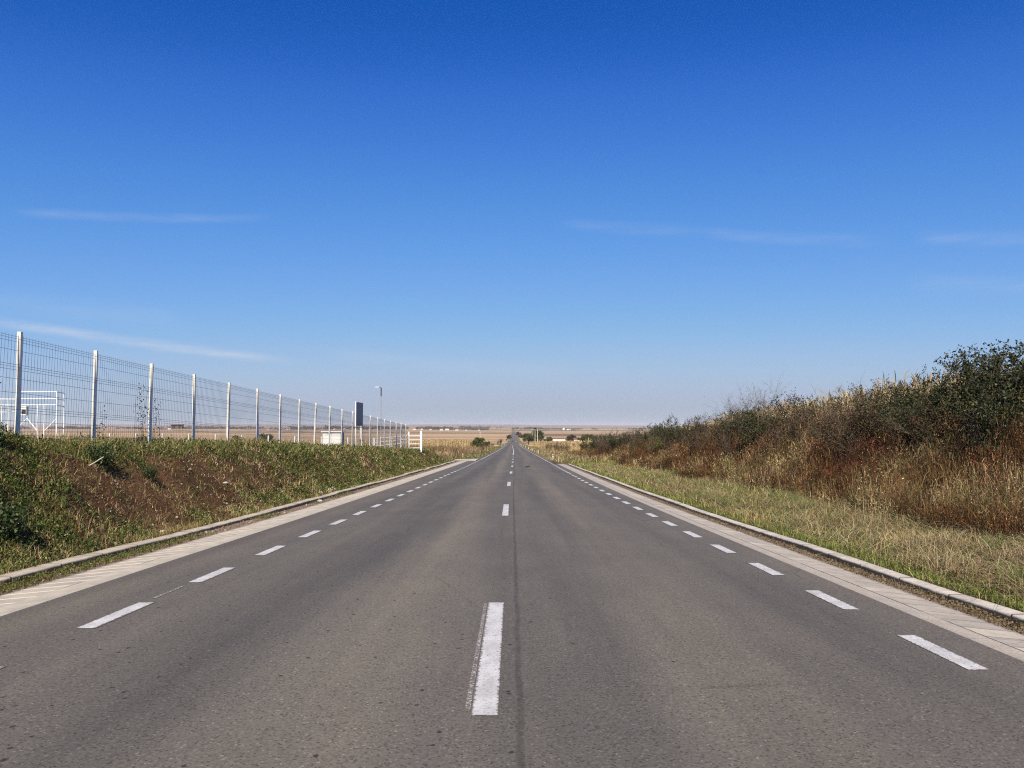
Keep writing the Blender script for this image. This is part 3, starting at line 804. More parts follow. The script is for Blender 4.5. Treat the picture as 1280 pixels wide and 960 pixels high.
def shrub(v, X, Y, sc, rot, label, group, name='shrub', sink=.08):
    o = PROTO[v] if v not in used else copy_tree(PROTO[v])
    used.add(v)
    o.location = (X + float(D(Y)), Y, float(H(X, Y)) - sink); o.scale = (sc * random.uniform(.95, 1.1), sc * random.uniform(.95, 1.1), sc); o.rotation_euler = (0, 0, rot)
    tag(o, label, 'shrub', group); o.name = name
    return o


HB = 'shrubs on the right bank'
near = [
    (0, 11.1, 17.0, .90, 'tallest dark green leafy shrub, at the right edge of the photo'),
    (1, 10.3, 16.2, .85, 'dark green shrub low in front of the tallest one at the right edge'),
    (0, 11.8, 19.3, .92, 'tall dark green shrub second from the right edge, upright shoots on its crown'),
    (1, 10.6, 19.8, .84, 'dense dark shrub with deep shade under it, left of the tall shoots'),
    (1, 11.4, 21.6, .80, 'rounded dark green shrub where the hedge starts to rise to the right edge'),
    (2, 10.5, 22.6, .95, 'olive brown shrub above the tan stalks, left of the dense dark shrub'),
    (2, 11.6, 24.2, .95, 'olive shrub with dry corn tops showing behind its left side'),
    (3, 10.4, 25.4, .95, 'brown half-withered shrub in front of the corn tops'),
    (4, 11.4, 26.6, .9, 'small bare twiggy shrub standing out against the sky right of the corn tops'),
    (3, 10.6, 28.6, 1.0, 'brownish shrub directly below the brightest dry corn tops'),
    (2, 11.2, 30.6, 1.0, 'olive green shrub just left of the brightest dry corn tops'),
    (1, 10.4, 32.6, .95, 'dark green shrub below the tall bare twigs'),
    (4, 11.3, 35.2, 1.14, 'tallest bare twiggy shrub rising against the sky in mid bank'),
    (4, 11.6, 39.5, 1.0, 'thin bare twiggy shrub left of the tallest bare one'),
    (2, 10.6, 37.0, 1.0, 'olive brown shrub under the thin bare twigs'),
    (3, 10.8, 41.0, 1.0, 'brown shrub at the left shoulder of the high part of the hedge'),
    (2, 11.0, 45.0, .95, 'olive shrub where the hedge steps down towards the distance'),
    (1, 10.6, 49.5, .9, 'dark green shrub right of the yellow-green one'),
    (5, 10.0, 53.0, 1.05, 'yellow-green shrub among darker ones far along the bank'),
    (1, 11.0, 55.0, .9, 'dark green shrub behind the yellow-green one'),
]
for k, (v, X, Y, sc, lab) in enumerate(near): shrub(v, X, Y, sc, k * 1.7, lab, HB)
for k, Y in enumerate(np.linspace(18.6, 57, 22)):
    shrub([2, 3, 3, 2, 3][k % 5], 10.35 + .5 * math.sin(k * 1.9), float(Y), .74, k * 1.1 + .5, 'low brownish shrub in the front row of the right hedge, above the brown weeds', 'low front shrubs of the right hedge')
for k, Y in enumerate(np.linspace(59, 108, 14)):
    shrub([1, 2, 3, 1, 2][k % 5], 11.3 + .8 * math.sin(k * 2.3) - .012 * (Y - 59), float(Y), float(np.interp(Y, [59, 80, 108], [.95, .95, .85])), k * 2.1, 'dark olive shrub in the far low stretch of the right hedge', 'shrubs in the far stretch of the right hedge')
for k, (v, X, Y, sc, lab) in enumerate([(3, 9.6, 84, 1.0, 'dark brown shrub nearest the road at the far end of the right bank'), (3, 10.4, 88, 1.1, 'dark brown shrub just behind the one nearest the road'),
                                        (3, 8.2, 118, .95, 'rusty brown shrub by the right shoulder'), (3, 8.0, 126, 1.0, 'rusty brown shrub by the right shoulder'), (3, 7.8, 135, .95, 'rusty brown shrub by the right shoulder'),
                                        (3, 7.8, 146, 1.0, 'rusty brown shrub by the right shoulder'), (3, 7.5, 158, .95, 'rusty brown shrub by the right shoulder'), (3, 7.5, 172, 1.0, 'rusty brown shrub by the right shoulder')]):
    shrub(v, X, Y, sc, k * 1.3, lab, 'brown shrubs along the far right shoulder')
for k, (v, X, Y, sc, lab) in enumerate([(3, -6.9, 172, .9, 'brown shrub at the foot of the round green bush'), (3, -7.2, 205, .95, 'brown shrub behind the round green bush'),
                                        (3, -7.0, 225, .95, 'low brown shrub by the left shoulder, far off'), (3, -6.8, 250, 1., 'low brown shrub by the left shoulder, far off'), (3, -7.5, 380, 1.3, 'dark shrub by the left edge where the road dips'),
                                        (2, -7.5, 440, 1.6, 'dark shrub by the left edge where the road dips')]):
    shrub(v, X, Y, sc, k * 2.3, lab, 'shrubs along the far left shoulder')
# a dense plant spilling over the left kerb at the picture's edge
shrub(6, -6.62, 10.1, 1.0, .4, 'dark leafy weed clump behind the left kerb at the photo edge', 'weed clumps on the left bank', 'weed_clump', .02)
for k, (X, Y, sc, lab) in enumerate([(-7.5, 14.0, .9, 'green weed clump in the middle of the left bank beside the bare soil'), (-7.2, 15.3, .6, 'small weed clump right of the bleached stick'), (-7.8, 11.6, .75, 'weed clump near the crest below the second fence post')]):
    shrub(6, X, Y, sc, k * 1.9, lab, 'weed clumps on the left bank', 'weed_clump', .02)
used_all = set(range(len(SPEC)))

# scrub filling the gaps of the hedge
parts = []
X, Y = scatter(5200, 9.9, 13.2, 13, 112, lambda X, Y: ss(9.7, 10.8, X + (vnoise(Y * .6, X * .6, 81) - .5) * 1.6), power=1.2)
for k in range(9):
    m_ = len(X); h_ = (.15 + 1.0 * rng.random(m_)) * np.interp(Y, [13, 60, 112], [1, .85, .6])
    P = onground(X + rng.normal(size=m_) * .14, Y + rng.normal(size=m_) * .14) + np.stack([0 * h_, 0 * h_, h_], 1)
    t = fbm(X * .5, Y * .4, 82)[:, None]
    parts.append(leaves(P, (.03 + .03 * rng.random(m_)) * dsz(Y) ** .6, np.where(t < .40, pick(DG, m_, .4), np.where(t < .5, pick(OL, m_, .4), pick(BR, m_, .4))), .3, .55))
stuff('hedge_scrub', parts, M['leaf'], 'dense low scrub between the shrubs of the right hedge', 'scrub')

# ---- dry maize on both sides
def maize(X, Y, h, nleaf, lw, dark=1.):
    P = onground(X, Y); m_ = len(X); hh = h * (.8 + .3 * rng.random(m_)); base = pick([(.42, .32, .16), (.36, .25, .12), (.50, .41, .24), (.28, .19, .09)], m_) * dark
    ps = [blades(P, hh, lw * .55, base, .08)]
    for k in range(nleaf):
        t = .3 + .68 * rng.random(m_); Q = P + np.stack([0 * hh, 0 * hh, hh * t], 1)
        ps.append(blades(Q, .18 + .28 * rng.random(m_), lw * (.6 + .6 * rng.random(m_)), base * (.75 + .5 * rng.random((m_, 1))), 1.1))
    return ps


X, Y = scatter(5200, 13.2, 18.5, 17, 115, power=1.1)
ps = maize(X, Y, np.interp(Y, [17, 25, 31, 36, 50, 115], [1.5, 2.05, 2.0, 1.85, 1.75, 1.6]), 11, .04 * np.clip(Y / 25, 1, 2))
X, Y = scatter(9000, 9, 75, 112, 420, power=1.2)
X = X + ss(112, 200, Y) * -1.0
ps += maize(X, Y, 1.7, 3, .11 * np.clip(Y / 110, 1, 2.2))
stuff('maize_field', ps, M['straw'], 'dry golden maize beyond the right hedge', 'maize')
X, Y = scatter(15000, -150, -11, 240, 400, power=1.6)
stuff('maize_field', maize(X, Y, 2.2, 3, .22), M['straw'], 'dry golden maize strip in the distance on the left', 'maize')
parts = []
X, Y = scatter(9000, -90, -5.2, 84, 240, lambda X, Y: .3 + .7 * ss(.4, .6, fbm(X * .12, Y * .06, 91)), power=1.2)
parts.append(blades(onground(X, Y), .4 + .7 * rng.random(len(X)), .06 + .06 * rng.random(len(X)), pick(BROWN + DRY[:2], len(X)), .5))
X, Y = scatter(5000, -34, -6.8, 72, 116, lambda X, Y: ((Y > 84.5) | (Y < 76.5)) * (.3 + .7 * ss(.4, .55, fbm(X * .25, Y * .2, 93))))
for k in range(4): parts.append(blades(onground(X + rng.normal(size=len(X)) * .12, Y + rng.normal(size=len(X)) * .12), .25 + .55 * rng.random(len(X)), .03 + .02 * rng.random(len(X)), pick(BROWN + DRY[1:2] + [(.10, .10, .04)], len(X), .35), .5))
X, Y = scatter(5000, 3.9, 9, 66, 300, power=1.2)
parts.append(blades(onground(X, Y), .2 + .35 * rng.random(len(X)), .04 + .03 * rng.random(len(X)), pick(DRY + BROWN[:2] + GREEN[2:], len(X)), .6))
X, Y = scatter(4000, -7.2, -4.4, 84, 300, power=1.2)
parts.append(blades(onground(X, Y), .12 + .25 * rng.random(len(X)), .04 + .03 * rng.random(len(X)), pick(DRY[:2] + GREEN, len(X)), .6))
stuff('roadside_weeds', parts, M['straw'], 'brown weeds and dry grass along the road further on', 'weeds')

# ------------------------------------------------------------------ picture helper used to work out where things stand
_c, _s = math.cos(PITCH), math.sin(PITCH)


def at(px, py, Y):
    """point at distance Y seen at photo pixel (px, py)"""
    u = (px - 640) / 960; v = (480 - py) / 960
    x, y, z = u, _c - v * _s, v * _c + _s
    return Vector((x * Y / y, Y, z * Y / y + EYE))


def zg(x, y): return float(H(x - float(D(y)), y))


# ------------------------------------------------------------------ fence
fx = -8.55; fr = empty('mesh_fence', (fx, 10.7, zg(fx, 10.7)))
tag(fr, 'long wire mesh fence with white posts on top of the left bank', 'fence')
ft = lambda y: 3.12 - .0297 * (y - 13.28)
PY = [10.78, 13.28, 15.72, 18.17, 20.62, 23.2] + [25.77 + 2.58 * k for k in range(15)]


def addp(o, root): o.location = o.location - root.location; return o


pm = MB(); pm.box((0, 0, -1.05), (.066, .066, 2.1)); pm.box((0, 0, .004), (.068, .068, .008))
post0 = pm.build('post', M['post'], fr, .006)
SP = 2.51
pn = MB(); W2 = SP - .09; ph = 1.72
nv = 29
for k in range(nv):
    y = -W2 / 2 + W2 * k / (nv - 1); pn.tube([(0, y, .03), (0, y, -ph)], .0029, 3, False)
hz = []
for k in range(8):
    z = -k * ph / 7.1
    if k in (0, 2, 5, 7): hz += [(z, 0), (z - .045, .035), (z - .09, 0)]
    else: hz += [(z, 0)]
for z, dx in hz: pn.tube([(dx + .006, -W2 / 2 - .02, z), (dx + .006, W2 / 2 + .02, z)], .0034, 3, False)
panel0 = pn.build('wire_panel', M['wire'], fr)
for k, y in enumerate(PY):
    o = post0 if k == 0 else post0.copy()
    if k: COL.objects.link(o); o.parent = fr
    o.location = Vector((fx, y, ft(y) + random.uniform(-.015, .015))) - fr.location
    o.rotation_euler = (random.gauss(0, .007), random.gauss(0, .009), random.gauss(0, .07))
    if k < len(PY) - 1:
        o = panel0 if k == 0 else panel0.copy()
        if k: COL.objects.link(o); o.parent = fr
        yc = (y + PY[k + 1]) / 2
        o.location = Vector((fx + .0, yc, ft(yc) - .075)) - fr.location; o.rotation_euler = (-math.atan(.0297), 0, 0)

# dry climbing stems on two of the panels stay part of the weeds: thin twining stalks
parts = []
for (yy, n_, h0, h1) in ((12.4, 60, 0, 1.25), (15.9, 30, 0, .8), (17.7, 120, 0, 1.45), (18.4, 60, 0, 1.1)):
    t = rng.random(n_); P = np.stack([np.full(n_, fx + .02) + rng.normal(size=n_) * .03, yy + rng.normal(size=n_) * .12, H(np.full(n_, fx), np.full(n_, yy)) + h0 + t * h1], 1)
    parts.append(leaves(P, .035 + .03 * rng.random(n_), pick([(.05, .045, .03), (.08, .065, .035)], n_), .2, .5))
    P2 = np.stack([np.full(8, fx) + rng.normal(size=8) * .03, yy + rng.normal(size=8) * .15, H(np.full(8, fx), np.full(8, yy))], 1)
    parts.append(blades(P2, h1 * (.6 + .5 * rng.random(8)), .008, pick([(.06, .05, .035)], 8), .15))
stuff('climbing_weeds', parts, M['leaf'], 'withered climbers on the wire mesh fence', 'climbing weeds')

# ------------------------------------------------------------------ things behind the fence
def pipe_frame(name, label, segs, posts, rad, matl, root_loc, cat_, braces=(), extra=None, group=None):
    root = empty(name, root_loc); L = Vector(root_loc)
    tag(root, label, cat_, group)
    for a, b in segs: MB().tube([Vector(a) - L, Vector(b) - L], rad, 6).build('rail', matl, root)
    for a, b in posts: MB().tube([Vector(a) - L, Vector(b) - L], rad * 1.15, 6).build('post', matl, root)
    for a, b in braces: MB().tube([Vector(a) - L, Vector(b) - L], rad, 6).build('brace', matl, root)
    return root


YB = 25.0
A = lambda x, y, Y=YB: at(x, y, Y)
gz = lambda x, Y: Vector((A(x, 540, Y).x, Y, zg(A(x, 540, Y).x, Y) - .05))
root = pipe_frame('pipe_stand', 'white tubular stand with diagonal braces behind first fence panel', [(A(25, 489.5), A(71, 489.5)), (A(25, 498.3), A(71, 498.3)), (A(25, 506), A(71, 506)), (A(71, 490, 25), A(80, 491.5, 26.3)), (A(71, 499, 25), A(80, 500, 26.3)), (A(71, 507, 25), A(80, 508, 26.3))],
                  [(A(25, 489), gz(25, YB)), (A(71, 489), gz(71, YB)), (A(47, 506), gz(47, YB)), (A(55.3, 506), gz(55.3, YB)), (A(80, 491.3, 26.3), gz(80, 26.3))], .017, M['white_paint'], gz(48, YB), 'pipe stand',
                  [(A(34, 523), A(46, 538)), (A(34, 523), A(25.5, 531.5)), (A(56, 538), A(70, 524))])
L = root.location
b = MB(); p = A(31, 513.5); b.box(p - L, (.17, .12, .30)); b.build('meter_box', M['cabinet'], root, .01)
b = MB(); p = A(31, 513.5); b.box(p - L + Vector((0, -.063, -.03)), (.13, .008, .15)); b.build('meter_window', M['dark'], root)
pipe_frame('pipe_railing', 'white tubular railing at the left edge of the photo behind the fence', [(A(-30, 498.5, 26), A(22, 499, 26)), (A(-30, 506, 26), A(22, 506.5, 26)), (A(-30, 515, 26), A(22, 515, 26))],
           [(A(2.5, 498, 26), gz(2.5, 26)), (A(10.5, 498, 26), gz(10.5, 26)), (A(21, 498, 26), gz(21, 26)), (A(-30, 498, 26), gz(-30, 26))], .017, M['white_paint'], gz(0, 26), 'railing')

# boundary posts in a row across the compound
bp = MB(); bp.box((0, 0, .75), (.13, .13, 1.7)); bp.prism([(-.065, 1.6), (.065, 1.6), (0, 1.68)], -.065, .065)
BP = bp.build('boundary_post', M['post'], None, .01)
for k in range(12):
    o = BP if k == 0 else BP.copy()
    if k: COL.objects.link(o)
    px = 137 + 33.1 * k; yy = 87.
    p = at(px, 541.5 + max(0, (px - 235)) * .025, yy); o.location = (p.x, yy, p.z - 1.66)
    tag(o, 'short white concrete post in the row across the plot behind the fence', 'post', 'short white posts behind the fence')

# utility cabinet
yc = 60.; p0 = at(403, 553, yc); p1 = at(426, 553, yc); pt = at(414, 540.3, yc); z0 = zg(p0.x, yc) - .1
cb = empty('utility_cabinet', ((p0.x + p1.x) / 2, yc + .55, z0)); tag(cb, 'white metal utility cabinet with flat cap behind the fence', 'cabinet')
wd_ = p1.x - p0.x; hg = pt.z - z0
MB().box((0, 0, hg / 2), (wd_, 1.1, hg)).build('body', M['cabinet'], cb, .015)
for sx in (-1, 1): MB().box((sx * wd_ * .245, -.56, hg * .52), (wd_ * .46, .02, hg * .86)).build('door', M['cabinet'], cb, .004)
MB().box((0, 0, hg + .035), (wd_ + .22, 1.36, .07)).build('cap', M['cabinet'], cb, .012)
MB().box((wd_ / 2 + .012, 0, hg * .5), (.02, 1.0, hg * .9)).build('dark_side', M['dark'], cb)  # thin dark sheet over the right side of the body

# information board on the fence line
ys0, ys1 = 41.3, 43.2; xb = -8.4
zt = at(449, 503, 42.2).z; zb = at(449, 532.5, 42.2).z
sb = empty('sign_board', (xb, 42.2, zg(xb, 42.2))); tag(sb, 'dark blue information board on two white legs at the fence', 'sign'); Ls = sb.location
MB().box(Vector((xb, 42.25, (zt + zb) / 2)) - Ls, (.05, ys1 - ys0, zt - zb)).build('panel', M['board'], sb, .006)
MB().box(Vector((xb, ys0 - .02, (zt + zb) / 2)) - Ls, (.055, .04, zt - zb + .04)).build('edge_trim', M['white_paint'], sb)
for yy in (41.6, 42.95): MB().tube([Vector((xb - .06, yy, zt - .1)) - Ls, Vector((xb - .06, yy, zg(xb, yy) - .2)) - Ls], .035, 8).build('leg', M['post'], sb)
MB().box(Vector((xb + .0, 42.25, zb - .06)) - Ls, (.06, ys1 - ys0, .05)).build('bottom_rail', M['dark'], sb)

# gate at the far end of the fence: one leaf across, one swung along the fence
yg = 63.; G = lambda x, y: at(x, y, yg)
gt = empty('pipe_gate', (fx, yg, zg(fx, yg))); tag(gt, 'white barred pipe gate at the far end of the fence', 'gate'); Lg = gt.location
thick_post = MB(); q = G(526.5, 539); thick_post.box(Vector((q.x, yg, q.z - .85)) - Lg, (.17, .17, 1.75)); thick_post.build('post', M['white_paint'], gt, .01)
thick_post = MB(); q2 = G(511, 540); thick_post.box(Vector((q2.x, yg, q2.z - .85)) - Lg, (.13, .13, 1.75)); thick_post.build('post', M['post'], gt, .01)
for yy in (545, 550, 555, 560): MB().tube([G(511, yy) - Lg, G(526, yy) - Lg], .035, 6).build('bar', M['white_paint'], gt)
Gl = [(467, 548.6, 510, 544.6), (466, 553.6, 510, 549), (466, 558, 510, 553.5)]
for x0, y0_, x1, y1_ in Gl: MB().tube([at(x0, y0_, 59.5) - Lg, at(x1, y1_, 62.8) - Lg], .035, 6).build('bar', M['white_paint'], gt)
for x0, y0_, Yv in ((466.5, 546.5, 58.7), (475.5, 546, 59.5), (490, 546, 61.), (502, 545, 62.2)): MB().tube([at(x0, y0_, Yv) - Lg, Vector((at(x0, y0_, Yv).x, Yv, zg(at(x0, y0_, Yv).x, Yv) - .1)) - Lg], .03, 6).build('upright', M['white_paint'], gt)

# street lamp
yl = 85.; q = at(476.5, 484, yl); zb = zg(q.x, yl) - .1
sl = empty('street_lamp', (q.x, yl, zb)); tag(sl, 'tall thin solar street lamp behind the fence', 'street lamp'); hl = q.z - zb
MB().tube([(0, 0, 0), (0, 0, hl - .1)], [.06, .042], 8).build('pole', M['grey_metal'], sl)
MB().box((0, .02, hl - .52), (.13, .12, .95)).build('battery_box', M['dark'], sl, .02)
MB().tube([(0, 0, hl - .08), (-.25, -.05, hl - .02)], .035, 6).build('arm', M['dark'], sl)
MB().box((-.42, -.08, hl + .0), (.46, .2, .07)).build('lamp_head', M['white_paint'], sl, .02)

# utility poles
def pole(px, ptop, pbot, Y, label, group=None, heavy=False, cross=True):
    p = at(px, ptop, Y); zb = min(zg(p.x, Y), at(px, pbot, Y).z) - .2; r0 = empty('utility_pole', (p.x, Y, zb)); tag(r0, label, 'utility pole', group); h = p.z - zb
    MB().tube([(0, 0, 0), (0, 0, h)], [.17, .11], 8).build('pole', M['concrete_pole'], r0)
    if cross:
        MB().box((0, 0, h - .35), (1.3, .1, .1)).build('crossarm', M['grey_metal'], r0)
        for sx in (-.55, 0, .55): MB().tube([(sx, 0, h - .3), (sx, 0, h - .08)], .05, 6).build('insulator', M['dark'], r0)
    if heavy:
        b = MB(); 
        for k in range(70):
            a = rng.random() * 6.28; rr = .25 + .35 * rng.random(); b.tube([(rr * math.cos(a), rr * math.sin(a), h + .05 + .5 * rng.random()), (.7 * math.cos(a + 1.2), .7 * math.sin(a + 1.2), h + .1 + .6 * rng.random())], .03, 4)
        b.build('nest', M['dark'], r0)
    return r0


pole(600.2, 540, 556, 330, 'lone thin utility pole standing in the fields on the left', None)
pole(671.8, 536.5, 552, 300, 'brightest utility pole, rightmost beside the right trees', 'utility poles by the trees on the right')
pole(668.8, 536.2, 552, 360, 'utility pole carrying a dark bulky nest on its top', 'utility poles by the trees on the right', True)
pole(665.2, 541.5, 552, 400, 'slim utility pole left of the one with a nest', 'utility poles by the trees on the right')
pole(662.4, 541.6, 553, 450, 'leftmost slim utility pole in front of the trees', 'utility poles by the trees on the right')

# delineator posts
dp = empty('delineator_post')
b = MB(); b.prism([(-.075, 0), (.075, 0), (.062, .72), (-.062, .82)], -.05, .05); b.build('body', M['white_paint'], dp, .008)
b = MB(); b.prism([(-.074, .56), (.074, .56), (.072, .66), (-.072, .66)], -.053, .053); b.build('dark_band', M['black_band'], dp)
MB().box((0, -.058, .61), (.05, .008, .08)).build('reflector', M['reflector'], dp)
DL = [(3.98, 80, .78, 'nearest white roadside marker post, on the right shoulder'), (4.0, 128, .85, 'second white marker post along the right shoulder'), (4.0, 168, .85, 'third white marker post along the right shoulder')]
DL += [(4.1, y, .8, 'tiny white marker post far along the right shoulder') for y in (215, 262, 315, 372, 440, 510)] + [(-4.4, y, .8, 'tiny white marker post far along the left shoulder') for y in (300, 400)]
for k, (X, Y, sc, lab) in enumerate(DL):
    o = dp if k == 0 else copy_tree(dp)
    o.location = (X + float(D(Y)), Y, float(H(X, Y)) - .02); o.scale = (sc,) * 3; o.rotation_euler = (random.gauss(0, .04), random.gauss(0, .05), random.gauss(0, .2))
    tag(o, lab, 'marker post', 'white roadside marker posts')

# two cars far down the road
def car(X, Y, mt, label, hd):
    c = empty('car', (X + float(D(Y)), Y, float(R(Y)) + .02), hd); tag(c, label, 'car', 'cars far down the road')
    b = MB(); b.v = []; prof = [(-2.1, .35), (2.1, .35), (2.15, .75), (1.3, .95), (.6, 1.42), (-1.3, 1.46), (-2.0, 1.0), (-2.15, .7)]
    i = len(prof)
    for x in (-.86, .86): b.v += [(x * (1 if z < 1.1 else .84), y, z) for y, z in prof]
    b.f = [tuple(range(i)), tuple(reversed(range(i, 2 * i)))] + [(k, i + k, i + (k + 1) % i, (k + 1) % i) for k in range(i)]
    b.build('body', mt, c, .05)
    MB().box((0, 1.0, 1.17), (1.35, .05, .34), Matrix.Rotation(-.95, 3, 'X')).build('windscreen', M['glass'], c)
    MB().box((0, -1.68, 1.24), (1.35, .05, .36), Matrix.Rotation(.98, 3, 'X')).build('rear_window', M['glass'], c)
    for sx in (-1, 1):
        for sy in (-1.3, 1.3): MB().tube([(sx * .62, sy, .32), (sx * .86, sy, .32)], .32, 12).build('wheel', M['rubber'], c)
        MB().box((sx * .6, -2.14, .72), (.3, .04, .14)).build('tail_light', M['reflector'], c)


car(1.7, 740, M['car_red'], 'dark car driving away in the right lane far off', 0)
car(-1.8, 770, M['car_blue'], 'dark bluish car coming on in the left lane far off', math.pi)

# ------------------------------------------------------------------ trees, houses
def tree_proto(h, w, nleaf, ls, pal_, seed):
    rs = random.Random(seed); r0 = empty('tree'); b = MB()
    b.tube([(0, 0, -.3), (.05 * h * rs.uniform(-.5, .5), 0, h * .3), (0, .04 * h, h * .7)], [.035 * h, .026 * h, .008 * h], 7)
    tips = []
    for k in range(11):
        a = k * 2.4 + rs.random(); z = h * rs.uniform(.18, .62); ln = w * rs.uniform(.3, .55)
        e = Vector((math.cos(a) * ln, math.sin(a) * ln, z + h * rs.uniform(.05, .3))); b.tube([(0, 0, z), (e.x * .5, e.y * .5, z + .4 * (e.z - z)), tuple(e)], [.013 * h, .009 * h, .003 * h], 5, False); tips.append(e)
    tips += [Vector((rs.gauss(0, .12) * w, rs.gauss(0, .12) * w, h * rs.uniform(.6, .95))) for k in range(7)]
    b.build('trunk', M['bark'], r0)
    T = np.array([tuple(t) for t in tips]); i = rng.integers(0, len(T), nleaf); sz = .11 + .1 * _hash(i, i * 3, seed)
    d = unit(rng.normal(size=(nleaf, 3))) * rng.random((nleaf, 1)) ** .45
    P = T[i] + d * np.stack([sz * w * 1.15, sz * w * 1.15, sz * h], 1)
    P[:, 2] = np.maximum(P[:, 2], .1 * h)
    v, f, c = leaves(P, ls * (.7 + .6 * rng.random(nleaf)), pick(pal_, nleaf, .35), .1, .7)
    mesh_np('crown', v, f, M['leaf'], col=c, parent=r0)
    return r0


TP = [tree_proto(8, 7, 4200, .42, [(.045, .06, .02), (.06, .075, .025), (.085, .09, .03)], 1), tree_proto(6, 7.5, 3600, .40, [(.05, .065, .022), (.075, .085, .028), (.10, .095, .035)], 2),
      tree_proto(7, 5, 2600, .4, [(.08, .055, .04), (.06, .05, .03), (.05, .055, .025)], 3)]
tu = set()


def tree(v, px, pbase, Y, h, label, group, name='tree'):
    o = TP[v] if v not in tu else copy_tree(TP[v]); tu.add(v)
    p = at(px, pbase, Y); z = zg(p.x, Y); o.location = (p.x, Y, z - .3); s = h / (8, 6, 7)[v]; o.scale = (s * random.uniform(.9, 1.1), s, s); o.rotation_euler = (0, 0, random.random() * 6)
    tag(o, label, 'tree', group); o.name = name
    return o


GR = 'trees on the right of the far road'
tree(0, 671.5, 550, 430, 8.5, 'tallest green tree behind the utility poles', GR); tree(1, 660.5, 553, 400, 6.0, 'broad green tree left of the tallest one by the road', GR)
tree(1, 666, 551, 415, 5.5, 'low green tree between the two larger roadside trees', GR); tree(1, 686, 549, 500, 4.5, 'small dark tree alone right of the utility poles', GR)
tree(2, 711, 549, 420, 4.6, 'brownish tree next to the white wall', GR); tree(2, 716.5, 549, 420, 5.2, 'taller brownish tree right of the white wall', GR)
tree(1, 731.5, 548, 380, 5.2, 'dark green tree, left one of the hedge right of the white wall', GR); tree(0, 737, 548, 390, 5.4, 'dark green tree with a pointed top right of the white wall', GR)
tree(1, 744, 548, 385, 4.6, 'green tree in the middle of the far hedge on the right', GR); tree(1, 753, 548, 385, 4.6, 'yellowish green tree towards the right of the far hedge', GR)
tree(1, 762, 548, 375, 4.6, 'green tree near the right end of the far hedge', GR); tree(1, 771, 548, 370, 4.4, 'last green tree of the far hedge before the bank hides it', GR)
tree(2, 648, 546, 1100, 9, 'small dark tree beside the road where it levels out', 'trees by the road far off'); tree(2, 636, 547, 800, 7, 'small dark tree left of the road where it levels out', 'trees by the road far off')
tree(1, 600, 562, 178, 2.9, 'round green bush by the left roadside in the distance', 'bushes along the far left shoulder', 'bush'); tree(1, 333, 556, 110, 2.6, 'dark round bush behind the fence left of the cabinet', 'trees behind the fence'); tree(2, 297, 556, 120, 2.4, 'brown bush behind the fence further left', 'trees behind the fence')

# long white farm building on the right
def house(loc, w, d, h, rh, label, group, rz=0, wall='plaster', roof='roof', name='house', win=True):
    r0 = empty(name, loc, rz); tag(r0, label, 'house' if name == 'house' else 'building', group)
    MB().box((0, 0, h / 2), (w, d, h)).build('wall', M[wall], r0)
    b = MB(); b.prism([(-w / 2 - .4, h), (w / 2 + .4, h), (w / 2 + .4, h + .12), (0, h + rh), (-w / 2 - .4, h + .12)], -d / 2 - .3, d / 2 + .3)
    if w > d:
        b = MB(); b.prism([(-d / 2 - .4, h + .003), (d / 2 + .4, h + .003), (d / 2 + .4, h + .12), (0, h + rh), (-d / 2 - .4, h + .12)], -w / 2 - .3, w / 2 + .3)
        b.v = [(y, -x, z) for x, y, z in b.v]
    b.build('roof', M[roof], r0)
    if win:
        for k in range(max(2, int(w / 4))): MB().box((-w / 2 + w * (k + .5) / max(2, int(w / 4)), -d / 2 - .02, h * .55), (1.1, .06, 1.2)).build('window', M['glass'], r0)
        MB().box((w * .08, -d / 2 - .02, 1.0), (1.0, .08, 2.0)).build('door', M['bark'], r0)
    return r0


yh = 430.; a_ = at(691, 550, yh); b_ = at(708, 550, yh)
house(((a_.x + b_.x) / 2, yh + 2, zg((a_.x + b_.x) / 2, yh) - .1), b_.x - a_.x, 5, at(700, 548.2, yh).z - zg((a_.x + b_.x) / 2, yh) + .1, .55, 'long low white farm building with reddish roof on the right', None, 0, 'plaster', 'roof', 'farm_building', False)
p_ = at(721, 549.5, 410); house((p_.x, 410, zg(p_.x, 410)), 3.2, 3, at(721, 549, 410).z - zg(p_.x, 410), .5, 'small pale shed right of the long white farm building', None, 0, 'plaster', 'roof', 'shed', False)
p_ = at(704.5, 536, 3800); house((p_.x, 3800, zg(p_.x, 3800)), 9, 9, 10, 3, 'white tower-like building alone on the right horizon', None, 0, 'white_paint', 'roof_grey', 'silo', False)
p_ = at(711, 536, 3850); house((p_.x, 3850, zg(p_.x, 3850)), 22, 12, 4, 3, 'low white hall beside the white tower on the right horizon', None, 0, 'white_paint', 'roof_grey', 'farm_hall', False)

